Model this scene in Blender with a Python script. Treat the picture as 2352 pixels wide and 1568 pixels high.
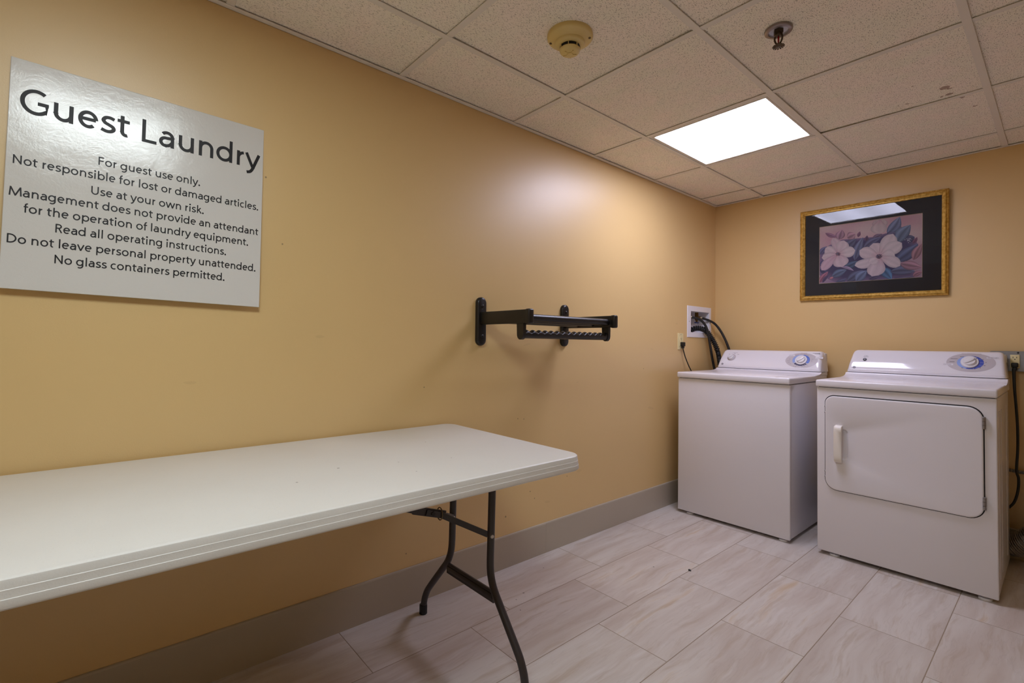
import bpy, bmesh, math, random
from mathutils import Vector, Matrix

# ---------------------------------------------------------------- scene, camera, light level
S = bpy.context.scene
COL = S.collection
for o in list(bpy.data.objects):
    bpy.data.objects.remove(o)
S.view_settings.view_transform = 'Standard'
S.view_settings.look = 'None'
S.view_settings.gamma = 1.0
S.view_settings.use_curve_mapping = False
S.view_settings.exposure = 0.0
S.render.engine = 'CYCLES'
S.cycles.use_denoising = True
S.cycles.max_bounces = 10
S.cycles.diffuse_bounces = 6
S.cycles.glossy_bounces = 5
S.cycles.transparent_max_bounces = 12
S.cycles.caustics_reflective = False
S.cycles.caustics_refractive = False

cam_data = bpy.data.cameras.new('camera')
cam = bpy.data.objects.new('camera', cam_data)
COL.objects.link(cam)
cam_data.sensor_fit = 'HORIZONTAL'
cam_data.sensor_width = 36.0
cam_data.lens = 1112.25 / 2352 * 36.0
cam_data.shift_y = -23.37 / 2352
cam_data.clip_start = 0.02
_r = Vector((0.65737147, 0.75344335, 0.01363368))
_u = Vector((0.00954159, -0.02641296, 0.99960558))
_f = Vector((-0.75350628, 0.6569821, 0.02455217))
cam.matrix_world = Matrix(((_r.x, _u.x, -_f.x, 1.7736), (_r.y, _u.y, -_f.y, -3.612),
                           (_r.z, _u.z, -_f.z, 1.0697), (0, 0, 0, 1)))
S.camera = cam

world = bpy.data.worlds.new('world')
S.world = world
world.use_nodes = True
world.node_tree.nodes['Background'].inputs[0].default_value = (0.0, 0.0, 0.0, 1)
world.node_tree.nodes['Background'].inputs[1].default_value = 0.0

# the two ceiling troffers are the only light: the one in view and one out of frame behind the camera
MAIN_LIGHT = (16.2, (0.92, 0.925, 1.21))
REAR_LIGHT = (21.0, (0.90, 1.0, 1.02))

H = 2.1393            # ceiling height
RX, RY = 3.6, -5.6   # right wall, rear wall
TEE_X = [0.3493 + 0.6096 * k for k in range(6)]
TEE_Y = [-1.4716 + 0.6096 * k for k in range(2, -7, -1)]

# ---------------------------------------------------------------- helpers
def lin(c):
    return tuple(((v / 255) / 12.92 if v / 255 <= 0.04045 else ((v / 255 + 0.055) / 1.055) ** 2.4) for v in c)

class MB:
    """collects geometry for one mesh object"""
    def __init__(self):
        self.bm = bmesh.new()
    def face(self, pts, mi=0):
        f = self.bm.faces.new([self.bm.verts.new(p) for p in pts])
        f.material_index = mi
        return f
    def box(self, x0, x1, y0, y1, z0, z1, bev=0.0, seg=2, mi=0):
        b = bmesh.new()
        vs = [b.verts.new((x, y, z)) for x in (x0, x1) for y in (y0, y1) for z in (z0, z1)]
        for q in ((0, 1, 3, 2), (4, 6, 7, 5), (0, 4, 5, 1), (2, 3, 7, 6), (0, 2, 6, 4), (1, 5, 7, 3)):
            b.faces.new([vs[i] for i in q])
        if bev > 0:
            bmesh.ops.bevel(b, geom=b.edges[:], offset=bev, segments=seg, profile=0.5, affect='EDGES')
        self.merge(b, mi=mi)
        return self
    def merge(self, b, M=None, mi=None):
        idx = {}
        for v in b.verts:
            idx[v] = self.bm.verts.new(M @ v.co if M else v.co)
        for f in b.faces:
            try:
                n = self.bm.faces.new([idx[v] for v in f.verts])
                n.material_index = f.material_index if mi is None else mi
                n.smooth = f.smooth
            except ValueError:
                pass
        b.free()
        return self
    def rings(self, rings, close_u=True, cap0=True, cap1=True, smooth=True, mi=0):
        """skin a list of vertex rings"""
        R = [[self.bm.verts.new(p) for p in r] for r in rings]
        n = len(R[0])
        for a, b in zip(R[:-1], R[1:]):
            for i in range(n if close_u else n - 1):
                j = (i + 1) % n
                f = self.bm.faces.new((a[i], a[j], b[j], b[i]))
                f.smooth = smooth
                f.material_index = mi
        if close_u and cap0:
            self.bm.faces.new(R[0][::-1]).material_index = mi
        if close_u and cap1:
            self.bm.faces.new(R[-1]).material_index = mi
        return self
    def tube(self, pts, r, n=12, cap=True, mi=0):
        pts = [Vector(p) for p in pts]
        rr = r if isinstance(r, (list, tuple)) else [r] * len(pts)
        T = []
        for i in range(len(pts)):
            a = pts[max(i - 1, 0)]; b = pts[min(i + 1, len(pts) - 1)]
            T.append((b - a).normalized())
        ref = Vector((0, 0, 1)) if abs(T[0].z) < 0.9 else Vector((1, 0, 0))
        N = (ref - T[0] * ref.dot(T[0])).normalized()
        out = []
        for i, p in enumerate(pts):
            N = (N - T[i] * N.dot(T[i])).normalized()
            B = T[i].cross(N)
            out.append([p + (N * math.cos(2 * math.pi * k / n) + B * math.sin(2 * math.pi * k / n)) * rr[i] for k in range(n)])
        return self.rings(out, cap0=cap, cap1=cap, mi=mi)
    def lathe(self, prof, n=32, M=None, cap0=True, cap1=True, mi=0, smooth=True):
        """prof: (radius, height) along +z, moved by M"""
        out = []
        for r, h in prof:
            ring = [Vector((r * math.cos(2 * math.pi * k / n), r * math.sin(2 * math.pi * k / n), h)) for k in range(n)]
            out.append([M @ p for p in ring] if M else ring)
        return self.rings(out, cap0=cap0, cap1=cap1, mi=mi, smooth=smooth)
    def prism(self, poly, axis, a, b, mi=0, smooth=False):
        def P(q, t):
            if axis == 0: return (t, q[0], q[1])
            if axis == 1: return (q[0], t, q[1])
            return (q[0], q[1], t)
        return self.rings([[P(q, a) for q in poly], [P(q, b) for q in poly]], smooth=smooth, mi=mi)
    def build(self, name, mats, parent=None, smooth_angle=None, M=None, clean=True):
        if M is not None:
            bmesh.ops.transform(self.bm, matrix=M, verts=self.bm.verts[:])
        if clean:
            bmesh.ops.remove_doubles(self.bm, verts=self.bm.verts[:], dist=1e-6)
            bmesh.ops.recalc_face_normals(self.bm, faces=self.bm.faces[:])
        if smooth_angle is not None:
            for f in self.bm.faces:
                f.smooth = True
            ca = math.radians(smooth_angle)
            for e in self.bm.edges:
                if len(e.link_faces) == 2:
                    e.smooth = e.calc_face_angle(0.0) < ca
        me = bpy.data.meshes.new(name)
        self.bm.to_mesh(me)
        self.bm.free()
        for m in (mats if isinstance(mats, (list, tuple)) else [mats]):
            me.materials.append(m)
        o = bpy.data.objects.new(name, me)
        COL.objects.link(o)
        if parent is not None:
            o.parent = parent
            # meshes are written in room coordinates, so undo the thing's own base
            if parent.type == 'EMPTY':
                o.matrix_parent_inverse = Matrix.Translation(-Vector(parent.location))
        return o

def empty(name, base, label, cat, group=None):
    o = bpy.data.objects.new(name, None)
    COL.objects.link(o)
    o.location = base
    o.empty_display_size = 0.05
    o['label'] = label
    o['category'] = cat
    if group:
        o['group'] = group
    return o

def tag(o, label, cat, group=None):
    o['label'] = label
    o['category'] = cat
    if group:
        o['group'] = group
    return o

def structure(o):
    o['kind'] = 'structure'
    return o

def spline(pts, n=8):
    """Catmull-Rom through pts"""
    P = [Vector(p) for p in pts]
    P = [P[0] * 2 - P[1]] + P + [P[-1] * 2 - P[-2]]
    out = []
    for i in range(1, len(P) - 2):
        for k in range(n):
            t = k / n
            a, b, c, d = P[i - 1], P[i], P[i + 1], P[i + 2]
            out.append(0.5 * ((2 * b) + (c - a) * t + (2 * a - 5 * b + 4 * c - d) * t * t + (3 * b - a - 3 * c + d) * t ** 3))
    out.append(P[-2])
    return out

def rrect(u0, u1, v0, v1, r, n=6):
    """rounded rectangle outline, counter-clockwise"""
    rs = r if isinstance(r, (list, tuple)) else [r] * 4
    out = []
    for (cx, cy, a0, rad) in ((u1 - rs[0], v0 + rs[0], -90, rs[0]), (u1 - rs[1], v1 - rs[1], 0, rs[1]),
                              (u0 + rs[2], v1 - rs[2], 90, rs[2]), (u0 + rs[3], v0 + rs[3], 180, rs[3])):
        for k in range(n + 1):
            a = math.radians(a0 + 90 * k / n)
            out.append((cx + rad * math.cos(a), cy + rad * math.sin(a)))
    return out

# ---------------------------------------------------------------- materials
def new_mat(name):
    m = bpy.data.materials.new(name)
    m.use_nodes = True
    nt = m.node_tree
    return m, nt, nt.nodes['Principled BSDF']

def nd(nt, t, **kw):
    n = nt.nodes.new(t)
    for k, v in kw.items():
        if k == 'op':
            n.operation = v
        elif hasattr(n, k):
            setattr(n, k, v)
    return n

def mth(nt, op, a, b=None, c=None):
    n = nt.nodes.new('ShaderNodeMath')
    n.operation = op
    for i, v in enumerate((a, b, c)):
        if v is None:
            continue
        if isinstance(v, (int, float)):
            n.inputs[i].default_value = v
        else:
            nt.links.new(v, n.inputs[i])
    return n.outputs[0]

def mixc(nt, fac, a, b, mode='MIX'):
    n = nt.nodes.new('ShaderNodeMix')
    n.data_type = 'RGBA'
    n.blend_type = mode
    for s, v in ((n.inputs[0], fac), (n.inputs[6], a), (n.inputs[7], b)):
        if isinstance(v, (int, float)):
            s.default_value = v
        elif isinstance(v, (tuple, list)):
            s.default_value = tuple(v[:3]) + (1,)
        else:
            nt.links.new(v, s)
    return n.outputs[2]

def ramp(nt, fac, p0, p1):
    n = nt.nodes.new('ShaderNodeMapRange')
    n.clamp = True
    nt.links.new(fac, n.inputs[0])
    n.inputs[1].default_value = p0
    n.inputs[2].default_value = p1
    return n.outputs[0]

def coords(nt, scale=(1, 1, 1), rot=(0, 0, 0), loc=(0, 0, 0)):
    tc = nt.nodes.new('ShaderNodeTexCoord')
    mp = nt.nodes.new('ShaderNodeMapping')
    mp.inputs['Scale'].default_value = scale
    mp.inputs['Rotation'].default_value = rot
    mp.inputs['Location'].default_value = loc
    nt.links.new(tc.outputs['Object'], mp.inputs[0])
    return mp.outputs[0]

def noise(nt, vec, scale, detail=3.0, rough=0.5, out=0):
    n = nt.nodes.new('ShaderNodeTexNoise')
    n.inputs['Scale'].default_value = scale
    n.inputs['Detail'].default_value = detail
    n.inputs['Roughness'].default_value = rough
    if vec is not None:
        nt.links.new(vec, n.inputs['Vector'])
    return n.outputs[out]

def bump(nt, bsdf, height, strength, dist=0.002):
    b = nt.nodes.new('ShaderNodeBump')
    b.inputs['Strength'].default_value = strength
    b.inputs['Distance'].default_value = dist
    nt.links.new(height, b.inputs['Height'])
    nt.links.new(b.outputs[0], bsdf.inputs['Normal'])

def spots(nt, vec, pts, distort=0.0, dscale=60):
    """mask that is 1 inside small marks at given places; pts: (x,y,z,radius)"""
    if distort:
        nz = noise(nt, vec, dscale, 2, 0.6, out=1)
        ad = nd(nt, 'ShaderNodeVectorMath', op='MULTIPLY_ADD')
        nt.links.new(nz, ad.inputs[0])
        ad.inputs[1].default_value = (distort,) * 3
        nt.links.new(vec, ad.inputs[2])
        off = nd(nt, 'ShaderNodeVectorMath', op='SUBTRACT')
        nt.links.new(ad.outputs[0], off.inputs[0])
        off.inputs[1].default_value = (distort * 0.5,) * 3
        vec = off.outputs[0]
    tot = None
    for x, y, z, r in pts:
        d = nd(nt, 'ShaderNodeVectorMath', op='DISTANCE')
        nt.links.new(vec, d.inputs[0])
        d.inputs[1].default_value = (x, y, z)
        k = mth(nt, 'LESS_THAN', d.outputs['Value'], r)
        tot = k if tot is None else mth(nt, 'MAXIMUM', tot, k)
    return tot

def simple(name, rgb, rough=0.5, metal=0.0, var=0.04, vscale=30, bmp=0.0, bscale=200, spec=0.5, coat=0.0):
    m, nt, b = new_mat(name)
    c = lin(rgb)
    v = coords(nt)
    n = noise(nt, v, vscale, 3)
    col = mixc(nt, n, tuple(x * (1 - var) for x in c), tuple(min(1, x * (1 + var)) for x in c))
    nt.links.new(col, b.inputs['Base Color'])
    b.inputs['Roughness'].default_value = rough
    b.inputs['Metallic'].default_value = metal
    b.inputs['Specular IOR Level'].default_value = spec
    b.inputs['Coat Weight'].default_value = coat
    if bmp:
        bump(nt, b, noise(nt, v, bscale, 2), bmp, 0.001)
    return m

M = {}

def wall_mat(name, marks):
    m, nt, b = new_mat(name)
    v = coords(nt)
    c = lin((218, 186, 129))
    big = noise(nt, v, 1.7, 3)
    col = mixc(nt, big, tuple(x * 0.965 for x in c), tuple(x * 1.035 for x in c))
    if marks:
        mk = spots(nt, v, marks, 0.004, 90)
        col = mixc(nt, mth(nt, 'MULTIPLY', mk, 0.65), col, lin((96, 74, 52)))
        sc = mth(nt, 'GREATER_THAN', noise(nt, coords(nt, (60, 3, 9)), 1.4, 2, 0.6), 0.735)
        col = mixc(nt, mth(nt, 'MULTIPLY', sc, 0.12), col, lin((150, 120, 84)))
    nt.links.new(col, b.inputs['Base Color'])
    b.inputs['Roughness'].default_value = 0.40
    b.inputs['Specular IOR Level'].default_value = 0.85
    h = mth(nt, 'ADD', noise(nt, v, 260, 3, 0.6), mth(nt, 'MULTIPLY', noise(nt, v, 22, 2), 0.8))
    bump(nt, b, h, 0.16, 0.0012)
    return m

M['wall_left'] = wall_mat('wall_paint_scuffed', [
    (0, -3.178, 1.618, 0.0032), (0, -3.12, 1.40, 0.003), (0, -1.66, 0.36, 0.003), (0, -1.93, 0.33, 0.0035), (0, -1.90, 0.29, 0.003),
    (0, -2.62, 0.21, 0.003), (0, -2.02, 0.70, 0.003), (0, -1.98, 0.695, 0.0028), (0, -2.09, 0.24, 0.0045), (0, -0.95, 0.92, 0.003),
    (0, -2.55, 0.88, 0.0028)])
M['wall'] = wall_mat('wall_paint', [])

def floor_mat():
    m, nt, b = new_mat('stone_look_floor_tile')
    tc = nt.nodes.new('ShaderNodeTexCoord')
    sp = nt.nodes.new('ShaderNodeSeparateXYZ')
    nt.links.new(tc.outputs['Object'], sp.inputs[0])
    TW, TL, G = 0.2916, 0.5832, 0.0015
    u = mth(nt, 'DIVIDE', mth(nt, 'ADD', sp.outputs[0], 10 * TW + 0.0013), TW)
    row = mth(nt, 'FLOOR', u)
    fu = mth(nt, 'FRACT', u)
    # joints step by a third of a tile from row to row; row 10 is the one against the left wall
    yoff = mth(nt, 'MULTIPLY', mth(nt, 'SUBTRACT', row, 10.0), 0.1925)
    w = mth(nt, 'DIVIDE', mth(nt, 'ADD', mth(nt, 'ADD', sp.outputs[1], yoff), 1.1445 + 20 * TL), TL)
    cell = mth(nt, 'FLOOR', w)
    fw = mth(nt, 'FRACT', w)
    du = mth(nt, 'MULTIPLY', mth(nt, 'MINIMUM', fu, mth(nt, 'SUBTRACT', 1.0, fu)), TW)
    dw = mth(nt, 'MULTIPLY', mth(nt, 'MINIMUM', fw, mth(nt, 'SUBTRACT', 1.0, fw)), TL)
    d = mth(nt, 'MINIMUM', du, dw)
    grout = mth(nt, 'LESS_THAN', d, G)
    idv = nd(nt, 'ShaderNodeCombineXYZ')
    nt.links.new(row, idv.inputs[0]); nt.links.new(cell, idv.inputs[1])
    wn = nd(nt, 'ShaderNodeTexWhiteNoise')
    wn.noise_dimensions = '3D'
    nt.links.new(idv.outputs[0], wn.inputs['Vector'])
    # veins: long soft streaks running diagonally along each tile, shifted per tile
    mp = nt.nodes.new('ShaderNodeMapping')
    mp.inputs['Rotation'].default_value = (0, 0, math.radians(-20))
    mp.inputs['Scale'].default_value = (15.0, 1.5, 1)
    ofs = nd(nt, 'ShaderNodeVectorMath', op='MULTIPLY_ADD')
    nt.links.new(wn.outputs['Color'], ofs.inputs[0])
    ofs.inputs[1].default_value = (9, 9, 9)
    nt.links.new(tc.outputs['Object'], ofs.inputs[2])
    wob = nd(nt, 'ShaderNodeVectorMath', op='MULTIPLY_ADD')
    nt.links.new(noise(nt, ofs.outputs[0], 3.2, 2, 0.5, out=1), wob.inputs[0])
    wob.inputs[1].default_value = (0.07, 0.07, 0)
    nt.links.new(ofs.outputs[0], wob.inputs[2])
    nt.links.new(wob.outputs[0], mp.inputs[0])
    n1 = noise(nt, mp.outputs[0], 1.0, 5, 0.55)
    n2 = noise(nt, mp.outputs[0], 2.2, 5, 0.6)
    base = mixc(nt, ramp(nt, n1, 0.36, 0.62), lin((194, 182, 173)), lin((210, 203, 197)))
    base = mixc(nt, mth(nt, 'MULTIPLY', ramp(nt, n2, 0.55, 0.66), 0.55), base, lin((182, 165, 148)))
    tan = mth(nt, 'MULTIPLY', ramp(nt, n1, 0.60, 0.72), mth(nt, 'GREATER_THAN', wn.outputs['Value'], 0.55))
    base = mixc(nt, mth(nt, 'MULTIPLY', tan, 0.75), base, lin((196, 170, 136)))
    gl_ = ramp(nt, mth(nt, 'ABSOLUTE', mth(nt, 'SUBTRACT', noise(nt, mp.outputs[0], 1.4, 4, 0.6), 0.5)), 0.018, 0.0)
    base = mixc(nt, mth(nt, 'MULTIPLY', gl_, 0.16), base, lin((160, 146, 134)))
    wh = ramp(nt, noise(nt, mp.outputs[0], 1.7, 3, 0.5), 0.62, 0.74)
    base = mixc(nt, mth(nt, 'MULTIPLY', wh, 0.5), base, lin((222, 218, 216)))
    tone = mth(nt, 'MULTIPLY_ADD', wn.outputs['Value'], 0.07, 0.955)
    tn = nd(nt, 'ShaderNodeVectorMath', op='SCALE')
    nt.links.new(base, tn.inputs[0]); nt.links.new(tone, tn.inputs['Scale'])
    dirt = spots(nt, tc.outputs['Object'], [(0.168, -0.874, 0, 0.004), (0.45, -1.53, 0, 0.004), (0.23, -2.18, 0, 0.004),
                                          (0.29, -2.33, 0, 0.0035), (0.25, -2.24, 0, 0.003), (0.32, -2.28, 0, 0.003), (0.12, -1.95, 0, 0.003)], 0.004, 120)
    c2 = mixc(nt, grout, tn.outputs[0], lin((150, 134, 116)))
    c3 = mixc(nt, mth(nt, 'MULTIPLY', dirt, 0.7), c2, lin((70, 56, 46)))
    nt.links.new(c3, b.inputs['Base Color'])
    rg = mth(nt, 'MULTIPLY_ADD', noise(nt, tc.outputs['Object'], 14, 3), 0.10, 0.40)
    nt.links.new(mth(nt, 'MULTIPLY_ADD', grout, 0.3, rg), b.inputs['Roughness'])
    b.inputs['Specular IOR Level'].default_value = 0.42
    hh = mth(nt, 'ADD', mth(nt, 'MULTIPLY', ramp(nt, d, 0.0008, 0.0035), 1.0), mth(nt, 'MULTIPLY', noise(nt, tc.outputs['Object'], 60, 3), 0.06))
    bump(nt, b, hh, 0.35, 0.0015)
    return m
M['floor'] = floor_mat()

def ceiling_mat():
    m, nt, b = new_mat('fissured_ceiling_tile')
    v = coords(nt)
    c0 = lin((241, 237, 224)); c1 = lin((246, 236, 227))
    col = mixc(nt, ramp(nt, noise(nt, v, 9, 3), 0.35, 0.65), c0, c1)
    tot = None
    for rot, sc in ((0.3, 1.0), (1.35, 1.1), (2.4, 0.95)):
        vv = coords(nt, (330 * sc, 115 * sc, 1), (0, 0, rot), (rot * 7, 3, 0))
        nz = noise(nt, vv, 1.0, 1.5, 0.5)
        k = ramp(nt, nz, 0.635, 0.685)
        tot = k if tot is None else mth(nt, 'MAXIMUM', tot, k)
    dots = ramp(nt, noise(nt, v, 330, 1, 0.5), 0.70, 0.74)
    tot = mth(nt, 'MAXIMUM', tot, mth(nt, 'MULTIPLY', dots, 0.7))
    col = mixc(nt, mth(nt, 'MULTIPLY', tot, 0.52), col, lin((96, 84, 72)))
    # brown water marks on two tiles
    st = spots(nt, v, [(1.452, -0.984, H, 0.017), (1.462, -0.965, H, 0.010), (1.456, -0.905, H, 0.013), (1.323, -1.183, H, 0.008),
                       (1.032, -1.018, H, 0.008), (1.08, -0.932, H, 0.008), (1.045, -0.974, H, 0.006), (1.323, -0.926, H, 0.009), (1.248, -0.872, H, 0.009),
                       (1.489, -0.83, H, 0.011), (1.517, -0.693, H, 0.009), (1.367, -1.093, H, 0.008), (1.29, -0.935, H, 0.006),
                       (1.40, -0.87, H, 0.007), (1.43, -0.90, H, 0.008), (1.18, -1.0, H, 0.005), (1.41, -1.02, H, 0.006)], 0.018, 80)
    col = mixc(nt, mth(nt, 'MULTIPLY', st, 0.65), col, lin((120, 76, 56)))
    nt.links.new(col, b.inputs['Base Color'])
    b.inputs['Roughness'].default_value = 0.9
    b.inputs['Specular IOR Level'].default_value = 0.15
    bump(nt, b, mth(nt, 'SUBTRACT', noise(nt, v, 420, 2), mth(nt, 'MULTIPLY', tot, 1.4)), 0.4, 0.001)
    return m
M['ceiling'] = ceiling_mat()

def lamp_mat(name, strength, rgb):
    m, nt, b = new_mat(name)
    v = coords(nt)
    sp = nt.nodes.new('ShaderNodeSeparateXYZ')
    nt.links.new(v, sp.inputs[0])
    # two tubes glow a little brighter through the prismatic lens
    s = mth(nt, 'SINE', mth(nt, 'MULTIPLY', sp.outputs[0], 2 * math.pi / 0.27))
    st = mth(nt, 'MULTIPLY_ADD', s, 0.13 * strength, strength)
    nt.links.new(st, b.inputs['Emission Strength'])
    b.inputs['Emission Color'].default_value = rgb + (1,)
    b.inputs['Base Color'].default_value = (0.8, 0.8, 0.8, 1)
    b.inputs['Roughness'].default_value = 0.4
    return m
M['lamp_main'] = lamp_mat('lit_diffuser_cool', *MAIN_LIGHT)
M['lamp_rear'] = lamp_mat('lit_diffuser_neutral', *REAR_LIGHT)

M['tee'] = simple('painted_tee', (224, 219, 212), 0.5, var=0.02)
M['base'] = simple('grey_vinyl_base', (176, 166, 150), 0.42, var=0.03, vscale=6, bmp=0.05, bscale=60)
M['enamel'] = simple('white_enamel', (226, 223, 228), 0.22, var=0.008, vscale=5, bmp=0.05, bscale=450, spec=0.5)
M['enamel_side'] = simple('white_side_panel', (214, 212, 218), 0.30, var=0.01, vscale=5, bmp=0.04, bscale=300)
M['plastic_white'] = simple('white_console_plastic', (228, 226, 233), 0.10, var=0.006, vscale=5, spec=0.55, coat=0.3)
M['handle_white'] = simple('ivory_handle_plastic', (236, 231, 224), 0.3, var=0.01)
M['knob'] = simple('pearl_knob_plastic', (222, 220, 224), 0.25, var=0.01)
M['dial_grey'] = simple('dial_grey_print', (190, 183, 188), 0.3, var=0.01)
M['dial_light'] = simple('dial_light_blue', (140, 164, 222), 0.3, var=0.01)
M['dial_mid'] = simple('dial_mid_blue', (82, 112, 198), 0.3, var=0.01)
M['dial_deep'] = simple('dial_deep_blue', (66, 84, 178), 0.3, var=0.01)
M['dial_navy'] = simple('dial_navy_print', (28, 26, 82), 0.3, var=0.01)
M['ink_grey'] = simple('grey_ink', (120, 116, 126), 0.4, var=0.01)
M['ink_dark'] = simple('dark_ink', (56, 54, 66), 0.4, var=0.01)
M['gap'] = simple('gap_shade_and_screw', (22, 21, 24), 0.7, var=0.02)  # near-black colour standing in for shade in the gaps; also dark screws
M['steel_grey'] = simple('galvanised_steel', (150, 152, 156), 0.42, 0.75, var=0.12, vscale=40)
M['hinge'] = simple('hinge_metal', (150, 146, 146), 0.4, 0.7, var=0.05)
M['rubber'] = simple('black_rubber', (20, 19, 19), 0.5, var=0.1)
M['hose'] = simple('black_hose_rubber', (24, 23, 23), 0.42, var=0.1, spec=0.6)
M['rack'] = simple('black_powder_coat', (17, 15, 16), 0.36, var=0.12, vscale=120, bmp=0.1, bscale=500, spec=0.55)
M['rack_screw'] = simple('black_screw', (28, 25, 26), 0.4, 0.3)
M['leg'] = simple('bronze_brown_leg_enamel', (50, 44, 44), 0.38, var=0.08, vscale=80, bmp=0.06, bscale=300)
M['leg_cap'] = simple('black_foot_cap', (16, 15, 15), 0.5)
M['rivet'] = simple('rivet_steel', (190, 185, 178), 0.35, 0.8)
M['ring_brass'] = simple('brass_wire', (120, 104, 78), 0.4, 0.8)
M['detector'] = simple('aged_cream_plastic', (216, 193, 128), 0.4, var=0.03, vscale=20)
M['slot'] = simple('black_slot', (10, 9, 9), 0.8)
M['sprink_plate'] = simple('brushed_escutcheon', (150, 138, 134), 0.3, 0.85, var=0.05)
M['sprink_cup'] = simple('pale_escutcheon_cup', (200, 200, 212), 0.35, 0.2)
M['sprink_bronze'] = simple('bronze_sprinkler', (84, 70, 56), 0.4, 0.8, var=0.1)
M['red_glass'] = simple('red_glass_bulb', (150, 14, 14), 0.12)
M['ivory'] = simple('ivory_cover_plate', (226, 212, 160), 0.35, var=0.01)
M['white_plastic'] = simple('white_flange_plastic', (230, 228, 232), 0.35, var=0.01)
M['brass'] = simple('brass_valve', (112, 86, 44), 0.38, 0.85, var=0.15, vscale=60)
M['blue_handle'] = simple('blue_valve_handle', (22, 46, 110), 0.4)
M['nickel'] = simple('nickel_coupling', (165, 150, 125), 0.35, 0.8)
M['red_handle'] = simple('red_valve_handle', (130, 26, 24), 0.4)

def sign_mat():
    m, nt, b = new_mat('glossy_laminated_sign')
    v = coords(nt)
    b.inputs['Base Color'].default_value = lin((214, 212, 208)) + (1,)
    b.inputs['Roughness'].default_value = 0.16
    b.inputs['Specular IOR Level'].default_value = 0.62
    warp = noise(nt, v, 16, 2, 0.5, out=1)
    ad = nd(nt, 'ShaderNodeVectorMath', op='MULTIPLY_ADD')
    nt.links.new(warp, ad.inputs[0]); ad.inputs[1].default_value = (0.05,) * 3; nt.links.new(v, ad.inputs[2])
    h = mth(nt, 'ADD', noise(nt, ad.outputs[0], 130, 4, 0.65), mth(nt, 'MULTIPLY', noise(nt, v, 26, 2), 1.0))
    bump(nt, b, h, 0.27, 0.0011)
    return m
M['sign'] = sign_mat()
M['sign_ink'] = simple('black_vinyl_lettering', (30, 28, 31), 0.45, var=0.02, spec=0.28)

def table_mat():
    m, nt, b = new_mat('speckled_moulded_plastic')
    v = coords(nt)
    col = mixc(nt, noise(nt, v, 5, 3), lin((214, 211, 206)), lin((222, 220, 216)))
    sp1 = ramp(nt, noise(nt, v, 240, 2, 0.6), 0.66, 0.72)
    col = mixc(nt, mth(nt, 'MULTIPLY', sp1, 0.16), col, lin((170, 160, 148)))
    mk = spots(nt, v, [(0.46, -3.09, 0.722, 0.0035), (0.53, -3.22, 0.722, 0.003), (0.30, -2.72, 0.722, 0.0025), (0.55, -2.78, 0.722, 0.002),
                       (0.62, -2.94, 0.722, 0.0025), (0.50, -2.93, 0.722, 0.0022)], 0.003, 150)
    col = mixc(nt, mth(nt, 'MULTIPLY', mk, 0.7), col, lin((90, 80, 74)))
    nt.links.new(col, b.inputs['Base Color'])
    b.inputs['Roughness'].default_value = 0.42
    b.inputs['Specular IOR Level'].default_value = 0.45
    bump(nt, b, noise(nt, v, 330, 3, 0.6), 0.22, 0.001)
    return m
M['table'] = table_mat()

def gold_mat():
    m, nt, b = new_mat('antique_gold_leaf')
    v = coords(nt)
    n = noise(nt, v, 70, 4, 0.65)
    col = mixc(nt, ramp(nt, n, 0.35, 0.68), lin((176, 134, 52)), lin((228, 190, 104)))
    nt.links.new(col, b.inputs['Base Color'])
    b.inputs['Metallic'].default_value = 0.65
    b.inputs['Roughness'].default_value = 0.38
    bump(nt, b, n, 0.25, 0.001)
    return m
M['gold'] = gold_mat()
M['mat_board'] = simple('charcoal_mat_board', (38, 38, 43), 0.8, var=0.06, vscale=300)
M['fillet'] = simple('cream_mat_bevel', (190, 170, 130), 0.6)

def print_mat():
    m, nt, b = new_mat('printed_flower_art')
    a = nt.nodes.new('ShaderNodeVertexColor')
    a.layer_name = 'Col'
    v = coords(nt)
    col = mixc(nt, mth(nt, 'MULTIPLY', noise(nt, v, 90, 4, 0.6), 0.18), a.outputs[0], lin((120, 100, 130)))
    nt.links.new(col, b.inputs['Base Color'])
    b.inputs['Roughness'].default_value = 0.7
    b.inputs['Specular IOR Level'].default_value = 0.2
    return m
M['print'] = print_mat()

def glass_mat():
    m, nt, b = new_mat('picture_glass')
    out = nt.nodes['Material Output']
    tr = nt.nodes.new('ShaderNodeBsdfTransparent')
    gl = nt.nodes.new('ShaderNodeBsdfGlossy')
    gl.inputs['Roughness'].default_value = 0.015
    fr = nt.nodes.new('ShaderNodeFresnel')
    fr.inputs[0].default_value = 1.5
    tcn = noise(nt, coords(nt), 3, 1)
    tint = mixc(nt, tcn, (0.97, 0.98, 0.98), (0.985, 0.985, 0.985))
    nt.links.new(tint, tr.inputs[0])
    mx = nt.nodes.new('ShaderNodeMixShader')
    nt.links.new(mth(nt, 'MULTIPLY', fr.outputs[0], 0.92), mx.inputs[0])
    nt.links.new(tr.outputs[0], mx.inputs[1])
    nt.links.new(gl.outputs[0], mx.inputs[2])
    nt.links.new(mx.outputs[0], out.inputs[0])
    return m
M['glass'] = glass_mat()

def foil_mat():
    m, nt, b = new_mat('crumpled_foil')
    v = coords(nt)
    b.inputs['Base Color'].default_value = (0.27, 0.25, 0.235, 1)
    b.inputs['Metallic'].default_value = 0.9
    nt.links.new(mth(nt, 'MULTIPLY_ADD', noise(nt, v, 60, 3), 0.3, 0.2), b.inputs['Roughness'])
    bump(nt, b, noise(nt, v, 110, 4, 0.7), 0.6, 0.003)
    return m
M['foil'] = foil_mat()

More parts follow.
